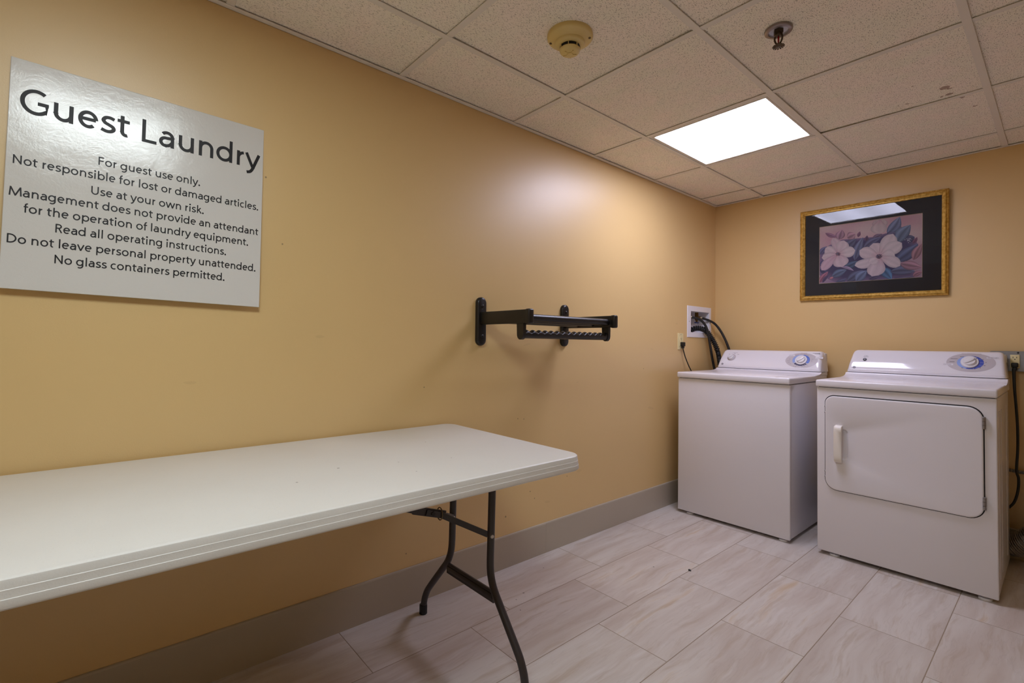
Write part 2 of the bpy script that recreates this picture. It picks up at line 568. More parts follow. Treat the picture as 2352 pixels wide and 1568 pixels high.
# ---------------------------------------------------------------- room shell
b = MB(); b.box(-0.1, RX + 0.1, RY - 0.1, 0.1, -0.1, 0.0)
structure(b.build('floor', M['floor']))
hy0, hy1, hz0, hz1 = -0.375, -0.106, 1.165, 1.319      # opening cut for the recessed hose box
b = MB()
b.box(-0.12, 0, RY, hy0, 0, H + 0.06); b.box(-0.12, 0, hy1, 0.1, 0, H + 0.06)
b.box(-0.12, 0, hy0, hy1, 0, hz0); b.box(-0.12, 0, hy0, hy1, hz1, H + 0.06)
structure(b.build('wall_left', M['wall_left']))
b = MB(); b.box(0, RX, 0, 0.1, 0, H + 0.06); structure(b.build('wall_back', M['wall']))
b = MB(); b.box(RX, RX + 0.1, RY, 0.1, 0, H + 0.06); structure(b.build('wall_right', M['wall']))
b = MB(); b.box(-0.12, RX + 0.1, RY - 0.1, RY, 0, H + 0.06); structure(b.build('wall_rear', M['wall']))

def baseboard(name, poly_axis, runs, flip):
    b = MB()
    prof = [(0, 0.0), (0.0085, 0.0), (0.0085, 0.146), (0.007, 0.1512), (0.004, 0.1527), (0, 0.1527)]
    for s, e in runs:
        if poly_axis == 1:   # runs along y, against a wall of constant x
            b.prism([(flip + (p[0] if flip == 0 else -p[0]), p[1]) for p in prof], 1, s, e)
        else:
            b.prism([(flip + (-p[0] if flip == 0 else p[0]), p[1]) for p in prof], 0, s, e)
    structure(b.build(name, M['base']))
baseboard('baseboard_left', 1, [(RY, -4.26), (-4.2593, -1.8235), (-1.8228, -0.009)], 0)
baseboard('baseboard_back', 0, [(0.0, RX)], 0)
baseboard('baseboard_right', 1, [(RY, -0.009)], RX)
baseboard('baseboard_rear', 0, [(0.0, RX)], RY)

# suspended ceiling: tiles, tees, wall angle
LIGHT_CELLS = {(1, 2), (2, 6)}
xs = [0.0] + [x for x in TEE_X if x < RX] + [RX]
ys = [0.0] + [y for y in TEE_Y if y > RY] + [RY]
random.seed(4)
b = MB()
LIFT = {(1, 4): (0.004, 0.0, 0.004, 0.0015), (2, 2): (0.0035, 0.001, 0.0, 0.004), (1, 0): (0.003, 0.0, 0.0, 0.003)}
for i in range(len(xs) - 1):
    for j in range(len(ys) - 1):
        jj = j
        if (i, jj) in LIGHT_CELLS:
            continue
        x0, x1, y1, y0 = xs[i] + 0.004, xs[i + 1] - 0.004, ys[j] - 0.004, ys[j + 1] + 0.004
        l = LIFT.get((i, jj)) or [random.uniform(0, 0.0015) for _ in range(4)]
        z = H + 0.0050
        lo = [(x0, y0, z + l[0]), (x1, y0, z + l[1]), (x1, y1, z + l[2]), (x0, y1, z + l[3])]
        hi = [(p[0], p[1], p[2] + 0.014) for p in lo]
        b.rings([lo, hi], smooth=False)
structure(b.build('ceiling', M['ceiling']))
b = MB()
for x in xs[1:-1]:
    b.box(x - 0.012, x + 0.012, RY, 0, H, H + 0.003, 0.0008, 1)
    b.box(x - 0.0015, x + 0.0015, RY, 0, H + 0.003, H + 0.03)
for y in ys[1:-1]:
    for i in range(len(xs) - 1):
        b.box(xs[i] + (0.0118 if i else 0.0), xs[i + 1] - 0.0118, y - 0.012, y + 0.012, H + 0.0006, H + 0.0034, 0.0007, 1)
structure(b.build('trim_1', M['tee']))
b = MB()
b.box(0, 0.022, RY, 0, H - 0.0012, H + 0.0008); b.box(0.022, RX - 0.022, -0.020, 0, H - 0.0012, H + 0.0008)
b.box(RX - 0.022, RX, RY, 0, H - 0.0012, H + 0.0008); b.box(0.022, RX - 0.022, RY, RY + 0.022, H - 0.0012, H + 0.0008)
b.box(0, 0.0012, RY, 0, H - 0.0012, H + 0.02); b.box(0, RX, -0.0012, 0, H - 0.0012, H + 0.02)
structure(b.build('trim_2', M['tee']))

def ceiling_light(x0, x1, y0, y1, mat, label):
    cx, cy = (x0 + x1) / 2, (y0 + y1) / 2
    t = empty('ceiling_light', (cx, cy, H), label, 'light', 'recessed ceiling lights')
    a0, a1, c0, c1 = x0 + 0.013, x1 - 0.013, y0 + 0.013, y1 - 0.013
    m = 0.021
    b = MB()
    # door frame: four mitred rails with a small outer lip
    def quad(i0, i1):
        return [(a0 + i0, c0 + i0, 0), (a1 - i0, c0 + i0, 0), (a1 - i0, c1 - i0, 0), (a0 + i0, c1 - i0, 0)]
    prof = [(0.0, 0.012), (0.0, 0.001), (0.003, 0.0), (0.007, 0.0005), (0.0085, 0.003), (0.010, 0.003), (0.0115, 0.0), (m - 0.002, 0.0), (m, 0.004), (m, 0.012)]
    b.rings([[(p[0], p[1], H + 0.002 + h) for p in quad(i, i)] for i, h in prof], cap0=False, cap1=False, smooth=False)
    b.build('door_frame', M['tee'], t)
    b = MB(); b.box(a0 + m - 0.003, a1 - m + 0.003, c0 + m - 0.003, c1 - m + 0.003, H + 0.009, H + 0.012)
    b.build('diffuser', mat, t)
    b = MB()
    b.rings([[(a0, c0, H + 0.014), (a1, c0, H + 0.014), (a1, c1, H + 0.014), (a0, c1, H + 0.014)],
             [(a0, c0, H + 0.05), (a1, c0, H + 0.05), (a1, c1, H + 0.05), (a0, c1, H + 0.05)]], cap0=False, smooth=False)
    b.build('housing', M['tee'], t)
    return t
ceiling_light(TEE_X[0], TEE_X[1], -1.4716, -0.862, M['lamp_main'], 'square lit ceiling light nearest the flower picture and washer')
ceiling_light(TEE_X[1], TEE_X[2], -3.91, -3.3004, M['lamp_rear'], 'square lit ceiling light whose glare shows in the wall sign')

# ---------------------------------------------------------------- lettering
def text_mesh(txt, size=1.0, off=0.0):
    """(verts, faces) of filled text, baseline at 0, starting at x=0"""
    cu = bpy.data.curves.new('t', 'FONT')
    cu.body = txt
    cu.size = size
    cu.resolution_u = 5
    cu.offset = off
    o = bpy.data.objects.new('t', cu)
    COL.objects.link(o)
    dg = bpy.context.evaluated_depsgraph_get()
    me = bpy.data.meshes.new_from_object(o.evaluated_get(dg))
    vs = [v.co.copy() for v in me.vertices]
    fs = [list(p.vertices) for p in me.polygons]
    bpy.data.objects.remove(o); bpy.data.curves.remove(cu); bpy.data.meshes.remove(me)
    return vs, fs

def put_text(b, txt, u0, u1, v0, cap, fn, mi=0, bold=0.0):
    """fit a line between u0 and u1 with capital height cap, mapping (u, v) through fn"""
    vs, fs = text_mesh(txt, 1.0, bold)
    H0, _ = text_mesh('H', 1.0, bold)
    ch = max(p.y for p in H0) - min(p.y for p in H0)
    a, c = min(p.x for p in vs), max(p.x for p in vs)
    su, sv = (u1 - u0) / (c - a), cap / ch
    ids = [b.bm.verts.new(fn(u0 + (p.x - a) * su, v0 + p.y * sv)) for p in vs]
    for f in fs:
        try:
            b.bm.faces.new([ids[i] for i in f]).material_index = mi
        except ValueError:
            pass

# humanist sans drawn as thick pen strokes: cap height 0.674, x-height 0.484
def _E(cx, cy, rx, ry, a0, a1, n=None):
    n = n or max(6, int(abs(a1 - a0) / 9))
    return [(cx + rx * math.cos(math.radians(a0 + (a1 - a0) * k / n)), cy + ry * math.sin(math.radians(a0 + (a1 - a0) * k / n))) for k in range(n + 1)]
def _S(pts):
    return [(p.x, p.y) for p in spline([(x, y, 0) for x, y in pts], 6)]
_SERP = [(.345, .412), (.25, .443), (.145, .425), (.092, .345), (.14, .275), (.225, .235), (.312, .19), (.335, .12), (.275, .056), (.17, .040), (.048, .078)]
GLYPH = {
    ' ': (.212, []), '.': (.207, [_E(.105, .052, .028, .028, 0, 360)]),
    'G': (.646, [_E(.355, .337, .275, .298, 52, 318) + [(.566, .115), (.566, .345)], [(.385, .315), (.61, .315)]]),
    'L': (.472, [[(.120, .674), (.120, .0)], [(.076, .042), (.445, .042)]]),
    'F': (.487, [[(.120, .674), (.120, .0)], [(.076, .632), (.450, .632)], [(.076, .352), (.425, .352)]]),
    'N': (.658, [[(.117, 0), (.117, .674)], [(.541, 0), (.541, .674)], [(.105, .650), (.553, .024)]]),
    'U': (.647, [[(.117, .674), (.117, .25)] + _E(.3235, .25, .2065, .208, 180, 360) + [(.53, .674)]]),
    'M': (.804, [[(.072, 0), (.118, .674)], [(.115, .655), (.415, .015)], [(.690, .655), (.390, .015)], [(.733, 0), (.687, .674)]]),
    'R': (.538, [[(.120, .674), (.120, 0)], [(.12, .634), (.25, .634)] + _E(.265, .492, .168, .142, 90, -90) + [(.12, .350)], [(.285, .350), (.472, 0)]]),
    'D': (.666, [[(.120, .674), (.120, 0)], [(.12, .632), (.21, .632)] + _E(.235, .337, .345, .295, 90, -90) + [(.12, .042)]]),
    'a': (.482, [[(.383, 0), (.383, .30)] + _E(.238, .300, .145, .143, 0, 142), [(.383, .282), (.27, .278)] + _E(.205, .158, .125, .118, 96, 270) + _S([(.205, .040), (.30, .070), (.378, .155)])]),
    'b': (.569, [[(.117, 0), (.117, .71)], _E(.312, .2415, .192, .2015, 0, 360)]),
    'c': (.448, [_E(.268, .2415, .190, .2015, 56, 304)]),
    'd': (.564, [[(.449, 0), (.449, .71)], _E(.254, .2415, .192, .2015, 0, 360)]),
    'e': (.501, [_E(.254, .2415, .176, .2015, 3, 312), [(.085, .252), (.425, .252)]]),
    'f': (.292, [[(.02, .442), (.282, .442)], [(.128, 0), (.128, .56)] + _E(.236, .56, .108, .110, 180, 76)]),
    'g': (.559, [_E(.254, .2415, .192, .2015, 0, 360), [(.446, .484), (.446, .02)] + _E(.258, .02, .188, .180, 0, -128)]),
    'h': (.555, [[(.117, 0), (.117, .71)], _E(.279, .275, .160, .168, 180, 0) + [(.439, 0)]]),
    'i': (.234, [[(.117, 0), (.117, .484)], _E(.117, .640, .026, .026, 0, 360)]),
    'k': (.469, [[(.117, 0), (.117, .71)], [(.125, .200), (.375, .484)], [(.205, .300), (.430, 0)]]),
    'l': (.236, [[(.117, 0), (.117, .71)]]),
    'm': (.834, [[(.117, 0), (.117, .484)], _E(.267, .275, .150, .168, 180, 0) + [(.417, 0)], _E(.567, .275, .150, .168, 180, 0) + [(.717, 0)]]),
    'n': (.555, [[(.117, 0), (.117, .484)], _E(.279, .275, .160, .168, 180, 0) + [(.439, 0)]]),
    'o': (.549, [_E(.2745, .2415, .194, .2025, 0, 360)]),
    'p': (.569, [[(.117, -.198), (.117, .484)], _E(.312, .2415, .192, .2015, 0, 360)]),
    'q': (.563, [[(.449, -.198), (.449, .484)], _E(.254, .2415, .192, .2015, 0, 360)]),
    'r': (.327, [[(.117, 0), (.117, .484)], _E(.300, .262, .183, .176, 180, 96)]),
    's': (.396, [_S(_SERP)]),
    't': (.331, [[(.02, .442), (.312, .442)], [(.137, .60), (.137, .14)] + _E(.230, .14, .093, .098, 180, 292)]),
    'u': (.551, [[(.112, .484), (.112, .21)] + _E(.274, .21, .162, .168, 180, 360), [(.436, .484), (.436, 0)]]),
    'v': (.481, [[(.040, .484), (.246, .0)], [(.441, .484), (.235, .0)]]),
    'w': (.736, [[(.042, .484), (.202, .0)], [(.194, .0), (.372, .470)], [(.542, .0), (.364, .470)], [(.694, .484), (.534, .0)]]),
    'y': (.471, [[(.038, .484), (.243, .012)], [(.436, .484), (.262, .03)] + _S([(.262, .03), (.215, -.070), (.150, -.140), (.055, -.165)])]),
}
def pen_text(b, txt, u0, u1, v0, cap, fn, weight=0.086):
    polys = []
    x = 0.0
    for ch in txt:
        adv, strokes = GLYPH[ch]
        for k_, st in enumerate(strokes):
            st = [Vector((x + p[0], p[1])) for p in st]
            closed = (st[0] - st[-1]).length < 1e-6
            if closed:
                st = st[:-1]
            n = len(st)
            L, R = [], []
            for i in range(n):
                a = st[(i - 1) % n] if (closed or i > 0) else None
                c = st[(i + 1) % n] if (closed or i < n - 1) else None
                d0 = (st[i] - a).normalized() if a is not None else None
                d1 = (c - st[i]).normalized() if c is not None else None
                d = ((d0 or d1) + (d1 or d0))
                d.normalize()
                k = max(0.72, d.dot(d0 if d0 is not None else d1))
                nn = Vector((-d.y, d.x)) * (weight / 2 / k)
                L.append(st[i] + nn); R.append(st[i] - nn)
            for i in range(n if closed else n - 1):
                j = (i + 1) % n
                polys.append([R[i], R[j], L[j], L[i], k_])
        x += adv
    xa = min(p.x for q in polys for p in q[:4]); xb = max(p.x for q in polys for p in q[:4])
    su, sv = (u1 - u0) / (xb - xa), cap / 0.674
    for q in polys:
        b.face([fn(u0 + (p.x - xa) * su, v0 + p.y * sv, q[4]) for p in q[:4]])


# wall sign: 24 inch square sheet, hung a touch clockwise
SX0, SX1, SZ0, SZ1 = 0.0, 0.594, 0.0, 0.596
sa = math.radians(-1.3)
S0 = Vector((0.0, -3.787, 1.1905))
def sign_pt(u, v, d):
    return (d + 0.0165 * (1 - v / 0.596), S0.y + u * math.cos(sa) - v * math.sin(sa) * 0.35, S0.z + u * math.sin(sa) + v)
t = empty('wall_sign', (0, -3.49, 1.19), 'white laundry rules sign with black lettering on the left wall', 'sign')
b = MB()
N = 24
b.rings([[sign_pt(SX0, SZ0, 0.001), sign_pt(SX1, SZ0, 0.001), sign_pt(SX1, SZ1, 0.0), sign_pt(SX0, SZ1, 0.0)],
         [sign_pt(SX0, SZ0, 0.0045), sign_pt(SX1, SZ0, 0.0045), sign_pt(SX1, SZ1, 0.0045), sign_pt(SX0, SZ1, 0.0045)],
         [sign_pt(SX0 + .001, SZ0 + .001, 0.0052), sign_pt(SX1 - .001, SZ0 + .001, 0.0052), sign_pt(SX1 - .001, SZ1 - .001, 0.0052), sign_pt(SX0 + .001, SZ1 - .001, 0.0052)]], smooth=False)
b.build('sheet', M['sign'], t)
fn = lambda u, v, k: sign_pt(u, v, 0.0055 + k * 0.00005)
for txt, u0, u1, z, cap in (
        ('Guest Laundry', 0.020, 0.585, 1.6485, 0.0665),
        ('For guest use only.', 0.178, 0.418, 1.5525, 0.0232),
        ('Not responsible for lost or damaged articles.', 0.013, 0.583, 1.5113, 0.0232),
        ('Use at your own risk.', 0.165, 0.430, 1.4672, 0.0232),
        ('Management does not provide an attendant', 0.009, 0.585, 1.4285, 0.0232),
        ('for the operation of laundry equipment.', 0.037, 0.556, 1.3888, 0.0232),
        ('Read all operating instructions.', 0.098, 0.494, 1.3482, 0.0232),
        ('Do not leave personal property unattended.', 0.010, 0.580, 1.3072, 0.0232),
        ('No glass containers permitted.', 0.099, 0.492, 1.2660, 0.0232)):
    b = MB()
    pen_text(b, txt, u0, u1, z - S0.z, cap, fn, 0.094 if cap > 0.03 else 0.096)
    b.build('text_line', M['sign_ink'], t, clean=False)

# ---------------------------------------------------------------- framed flower print on the back wall
LEAVES=[(0.064, 0.884, 0.2, 0.785, 0.04, (150, 100, 125)), (0.209, 0.74, 0.242, 0.904, 0.089, (172, 125, 140)), (0.296, 0.751, 0.38, 0.804, 0.097, (178, 130, 140)), (0.406, 0.743, 0.425, 0.836, 0.032, (125, 80, 105)), (0.485, 0.659, 0.496, 0.753, 0.032, (85, 60, 85)), (0.686, 0.74, 0.801, 0.992, 0.097, (105, 115, 145)), (0.741, 0.663, 0.814, 0.832, 0.048, (105, 80, 100)), (0.772, 0.578, 0.896, 0.839, 0.121, (100, 115, 140)), (0.853, 0.615, 0.933, 0.638, 0.073, (60, 62, 90)), (0.76, 0.277, 0.963, 0.529, 0.113, (75, 85, 120)), (0.687, 0.674, 0.763, 0.738, 0.073, (80, 75, 105)), (0.545, 0.675, 0.64, 0.75, 0.056, (110, 85, 105)), (0.458, 0.54, 0.632, 0.698, 0.073, (85, 85, 115)), (0.263, 0.574, 0.389, 0.719, 0.089, (80, 80, 105)), (0.372, 0.36, 0.455, 0.733, 0.081, (95, 100, 130)), (0.267, 0.255, 0.402, 0.342, 0.073, (60, 80, 110)), (0.63, 0.201, 0.729, -0.004, 0.089, (70, 110, 150)), (0.716, 0.123, 0.939, 0.097, 0.097, (90, 95, 125)), (0.295, 0.012, 0.462, 0.182, 0.089, (75, 80, 110)), (0.389, 0.003, 0.494, 0.171, 0.097, (100, 115, 150)), (0.136, 0.107, 0.293, 0.21, 0.081, (85, 100, 130)), (0.182, 0.009, 0.295, 0.061, 0.048, (70, 75, 110)), (0.005, 0.516, 0.085, 0.648, 0.056, (90, 88, 125)), (0.01, 0.311, 0.078, 0.418, 0.048, (62, 62, 100)), (0.008, 0.252, 0.099, 0.183, 0.048, (60, 62, 95)), (0.748, 0.014, 0.932, 0.033, 0.048, (90, 80, 110)), (0.512, 0.025, 0.623, 0.067, 0.056, (80, 72, 105)), (0.805, 0.244, 0.996, 0.153, 0.089, (172, 122, 135)), (0.922, 0.279, 0.994, 0.524, 0.073, (165, 112, 120)), (0.918, 0.028, 1.001, 0.089, 0.048, (172, 115, 130)), (0.004, 0.019, 0.099, 0.205, 0.056, (165, 95, 115)), (0.232, 0.267, 0.366, 0.182, 0.029, (165, 140, 170)), (0.916, 0.538, 0.954, 0.634, 0.032, (115, 65, 90)), (0.037, 0.016, 0.108, 0.153, 0.032, (75, 60, 95)), (0.114, 0.073, 0.154, 0.105, 0.024, (200, 120, 130))]
PETALS=[(0.619, 0.876, 0.574, 0.994, 0.089, (196, 170, 168)), (0.619, 0.822, 0.661, 0.973, 0.105, (200, 176, 172)), (0.618, 0.984, 0.616, 0.755, 0.153, (202, 180, 176)), (0.203, 0.492, 0.146, 0.781, 0.097, (205, 178, 182)), (0.203, 0.492, 0.262, 0.716, 0.137, (212, 190, 190)), (0.203, 0.492, 0.067, 0.622, 0.121, (212, 190, 190)), (0.203, 0.492, 0.379, 0.526, 0.129, (215, 196, 194)), (0.203, 0.492, 0.027, 0.454, 0.105, (210, 186, 188)), (0.203, 0.492, 0.025, 0.236, 0.113, (206, 172, 182)), (0.203, 0.492, 0.249, 0.265, 0.161, (212, 186, 190)), (0.612, 0.385, 0.554, 0.612, 0.137, (212, 190, 190)), (0.612, 0.385, 0.74, 0.729, 0.153, (214, 194, 192)), (0.612, 0.385, 0.421, 0.519, 0.137, (212, 190, 190)), (0.612, 0.385, 0.82, 0.569, 0.153, (215, 196, 194)), (0.612, 0.385, 0.759, 0.369, 0.137, (216, 198, 196)), (0.612, 0.385, 0.806, 0.204, 0.121, (214, 194, 194)), (0.612, 0.385, 0.373, 0.269, 0.113, (212, 192, 194)), (0.612, 0.385, 0.544, 0.069, 0.169, (212, 190, 194)), (0.612, 0.385, 0.517, 0.298, 0.105, (216, 196, 196))]
MASS=[(0.244, 0.733), (0.545, 0.715), (0.686, 0.754), (0.926, 0.639), (0.963, 0.504), (0.928, 0.368), (0.805, 0.257), (0.931, 0.11), (0.932, 0.007), (0.182, 0.005), (0.004, 0.15), (0.005, 0.516), (0.103, 0.659)]
CENTRES=[(0.203, 0.492), (0.612, 0.385)]

PW, PH = 0.750, 0.597
PA = math.radians(-0.7)
P0 = Vector((0.5925, -0.004, 1.3800))
lean = math.tan(math.radians(0.85))       # hung leaning slightly forward
def pic_pt(u, v, d):
    return (P0.x + u * math.cos(PA) - v * math.sin(PA), P0.y - d - v * lean, P0.z + u * math.sin(PA) + v * math.cos(PA))
t = empty('framed_picture', (P0.x + PW / 2, 0, P0.z), 'gold framed magnolia print in black mat above the two machines', 'picture')
b = MB()
def fr_ring(i, d):
    return [pic_pt(i, i, d), pic_pt(PW - i, i, d), pic_pt(PW - i, PH - i, d), pic_pt(i, PH - i, d)]
b.rings([fr_ring(i, d) for i, d in ((0, 0.0), (0, 0.010), (0.0015, 0.016), (0.004, 0.018), (0.006, 0.0165), (0.008, 0.017), (0.012, 0.0215), (0.017, 0.0225),
                                    (0.022, 0.020), (0.0245, 0.0165), (0.027, 0.0165), (0.0285, 0.014), (0.031, 0.0115), (0.032, 0.008), (0.032, 0.002))],
        cap0=False, cap1=False, smooth=False)
b.build('frame', M['gold'], t)
b = MB()
b.rings([[pic_pt(0.028, 0.028, 0.001), pic_pt(PW - 0.028, 0.028, 0.001), pic_pt(PW - 0.028, PH - 0.028, 0.001), pic_pt(0.028, PH - 0.028, 0.001)],
         [pic_pt(0.028, 0.028, 0.003), pic_pt(PW - 0.028, 0.028, 0.003), pic_pt(PW - 0.028, PH - 0.028, 0.003), pic_pt(0.028, PH - 0.028, 0.003)]], smooth=False)
b.build('backing_board', M['mat_board'], t)
QU0, QU1, QV0, QV1 = 0.1115, 0.6355, 0.1085, 0.4805     # the window in the mat
b = MB()
def rr(u0, u1, v0, v1, d):
    return [pic_pt(u0, v0, d), pic_pt(u1, v0, d), pic_pt(u1, v1, d), pic_pt(u0, v1, d)]
b.rings([rr(0.028, PW - 0.028, 0.028, PH - 0.028, 0.0058), rr(QU0, QU1, QV0, QV1, 0.0058)], cap0=False, cap1=False, smooth=False)
mb_ = b.build('mat_board', M['mat_board'], t)
b = MB()
b.rings([rr(QU0, QU1, QV0, QV1, 0.0058), rr(QU0 + 0.0018, QU1 - 0.0018, QV0 + 0.0018, QV1 - 0.0018, 0.0042)], cap0=False, cap1=False, smooth=False)
b.build('mat_bevel', M['fillet'], mb_)

def art():
    qw, qh = QU1 - QU0, QV1 - QV0
    verts, faces, cols = [], [], []
    def add(u, v, layer, c):
        verts.append(pic_pt(QU0 + min(max(u, 0), 1) * qw, QV0 + min(max(v, 0), 1) * qh, 0.0032 + layer * 0.000012))
        cols.append(lin(c))
        return len(verts) - 1
    rnd = random.Random(3)
    # washed pink ground, cooler and darker towards the lower middle
    nx, ny = 26, 18
    def ground(u, v):
        k = max(0, 1 - abs(u - 0.45) * 1.3) * max(0, 0.75 - v)
        a = (206, 168, 168); c2 = (122, 104, 140)
        w = min(1, k * 1.5)
        p = 0.10 * math.sin(u * 9 + v * 4) * math.sin(v * 11 - u * 3)
        r = [a[i] * (1 - w) + c2[i] * w for i in range(3)]
        return (min(255, r[0] * (1 + p * 0.3)), r[1] * (1 + p), r[2] * (1 + p * 0.6))
    g = [[add(i / nx, j / ny, 0, ground(i / nx, j / ny)) for i in range(nx + 1)] for j in range(ny + 1)]
    for j in range(ny):
        for i in range(nx):
            faces.append((g[j][i], g[j][i + 1], g[j + 1][i + 1], g[j + 1][i]))
    cu, cv = sum(p[0] for p in MASS) / len(MASS), sum(p[1] for p in MASS) / len(MASS)
    c = add(cu, cv, 1, (62, 60, 88))
    inner = [add(cu + (p[0] - cu) * 0.8, cv + (p[1] - cv) * 0.8, 1, (74, 70, 100)) for p in MASS]
    outer = [add(p[0], p[1], 1, (128, 108, 136)) for p in MASS]
    n = len(MASS)
    for i in range(n):
        j = (i + 1) % n
        faces.append((c, inner[i], inner[j])); faces.append((inner[i], outer[i], outer[j], inner[j]))
    asp = qh / qw
    layer = 2
    def lobe(u0, v0, u1, v1, w, col, kind, layer):
        """a leaf or petal: a spine from base to tip with two shaded halves"""
        d = Vector((u1 - u0, (v1 - v0) * asp)); L = d.length; d.normalize(); nn = Vector((-d.y, d.x))
        bend = rnd.uniform(-0.10, 0.10) * L
        rows = []
        K = 10
        for k in range(K + 1):
            t_ = k / K
            if kind == 'leaf':
                prof = math.sin(math.pi * min(1, t_) ** 0.85) ** 0.9 if 0 < t_ < 1 else 0.0
            else:
                prof = (math.sin(math.pi * t_ ** 1.25) ** 0.62 if 0 < t_ < 1 else 0.0) * (0.62 + 0.38 * t_)
            hw = 0.5 * w * prof
            cxy = Vector((u0, v0 * asp)) + d * (L * t_) + nn * (bend * math.sin(math.pi * t_))
            l, r = cxy + nn * hw, cxy - nn * hw
            lm, rm = cxy + nn * hw * 0.5, cxy - nn * hw * 0.5
            def sh(f, cc=col): return tuple(max(0, min(255, x * f)) for x in cc)
            if kind == 'leaf':
                f = 0.92 + 0.2 * t_
                cs = (sh(f * 0.78), sh(f * 1.12), sh(f * 0.72), sh(f * 0.98), sh(f * 0.66))
            else:
                base = (196, 150, 156)
                k2 = max(0.0, 1 - t_ * 2.2) * 0.75
                cc = tuple(col[i] * (1 - k2) + base[i] * k2 for i in range(3))
                cs = (sh(0.93, cc), sh(1.03, cc), sh(0.985, cc), sh(1.05, cc), sh(0.90, cc))
            rows.append([add(p.x, p.y / asp, layer, q) for p, q in zip((l, lm, cxy, rm, r), cs)])
        for a_, b_ in zip(rows[:-1], rows[1:]):
            for i in range(4):
                faces.append((a_[i], a_[i + 1], b_[i + 1], b_[i]))
    for q in LEAVES:
        lobe(q[0], q[1], q[2], q[3], q[4] * 1.15, tuple(0.86 * x + 34 for x in q[5]), 'leaf', layer); layer += 1
    for q in PETALS:
        lobe(q[0], q[1], q[2], q[3], q[4] * 1.2, q[5], 'petal', layer); layer += 1
    for (u, v), rad in zip(CENTRES, (0.026, 0.032)):
        cc_ = add(u, v, layer, (66, 58, 76))
        rim = [add(u + rad * 0.8 * math.cos(q * 0.6283), v + rad * 0.85 * math.sin(q * 0.6283) / asp, layer, (120, 96, 108)) for q in range(10)]
        faces.extend((cc_, rim[q], rim[(q + 1) % 10]) for q in range(10))
        layer += 1
        for k in range(46):
            a = rnd.uniform(0, 6.28); r0 = rad * math.sqrt(rnd.random())
            x, y = u + r0 * math.cos(a), v + r0 * math.sin(a) / asp * 0.9
            a2 = rnd.uniform(0, 6.28); l = 0.011; w = 0.0032
            cc = rnd.choice([(58, 54, 74), (84, 82, 104), (150, 150, 162), (40, 38, 52), (176, 120, 110)])
            p = [add(x + l * math.cos(a2) * s1 - w * math.sin(a2) * s2, y + (l * math.sin(a2) * s1 + w * math.cos(a2) * s2) / asp, layer, cc)
                 for s1, s2 in ((-.5, -.5), (.5, -.5), (.5, .5), (-.5, .5))]
            faces.append(tuple(p))
            layer += 0.2
    for k in range(16):       # pale seed cluster among the right leaves
        a = rnd.uniform(0, 6.28); r0 = 0.03 * math.sqrt(rnd.random())
        x, y = 0.872 + r0 * math.cos(a), 0.60 + r0 * math.sin(a) / asp
        p = [add(x + 0.005 * math.cos(q), y + 0.005 * math.sin(q) / asp, layer, (176, 170, 186)) for q in (0, 1.26, 2.5, 3.77, 5.0)]
        faces.append(tuple(p))
    me = bpy.data.meshes.new('print')
    me.from_pydata(verts, [], faces)
    ca = me.color_attributes.new('Col', 'FLOAT_COLOR', 'POINT')
    for i, c_ in enumerate(cols):
        ca.data[i].color = (c_[0], c_[1], c_[2], 1)
    me.materials.append(M['print'])
    o = bpy.data.objects.new('flower_print', me)
    COL.objects.link(o)
    o.parent = t
    o.matrix_parent_inverse = Matrix.Translation(-t.location)
art()
b = MB()
b.face([pic_pt(0.029, 0.029, 0.0085), pic_pt(PW - 0.029, 0.029, 0.0085), pic_pt(PW - 0.029, PH - 0.029, 0.0085), pic_pt(0.029, PH - 0.029, 0.0085)])
b.build('glass', M['glass'], t)

# ---------------------------------------------------------------- washer and dryer
CON_H_PROF = [(0.006, 0.0), (0.0005, 0.012), (0.0, 0.03), (0.0, 0.105), (0.0055, 0.135), (0.0060, 0.15), (0.0129, 0.28), (0.0221, 0.42), (0.0330, 0.56),
              (0.0458, 0.70), (0.0592, 0.83), (0.0668, 0.895), (0.0735, 0.945), (0.0820, 0.98), (0.092, 1.0), (0.125, 1.0), (0.141, 0.985), (0.148, 0.94), (0.150, 0.86), (0.150, 0.0)]
FRONT_N = 12

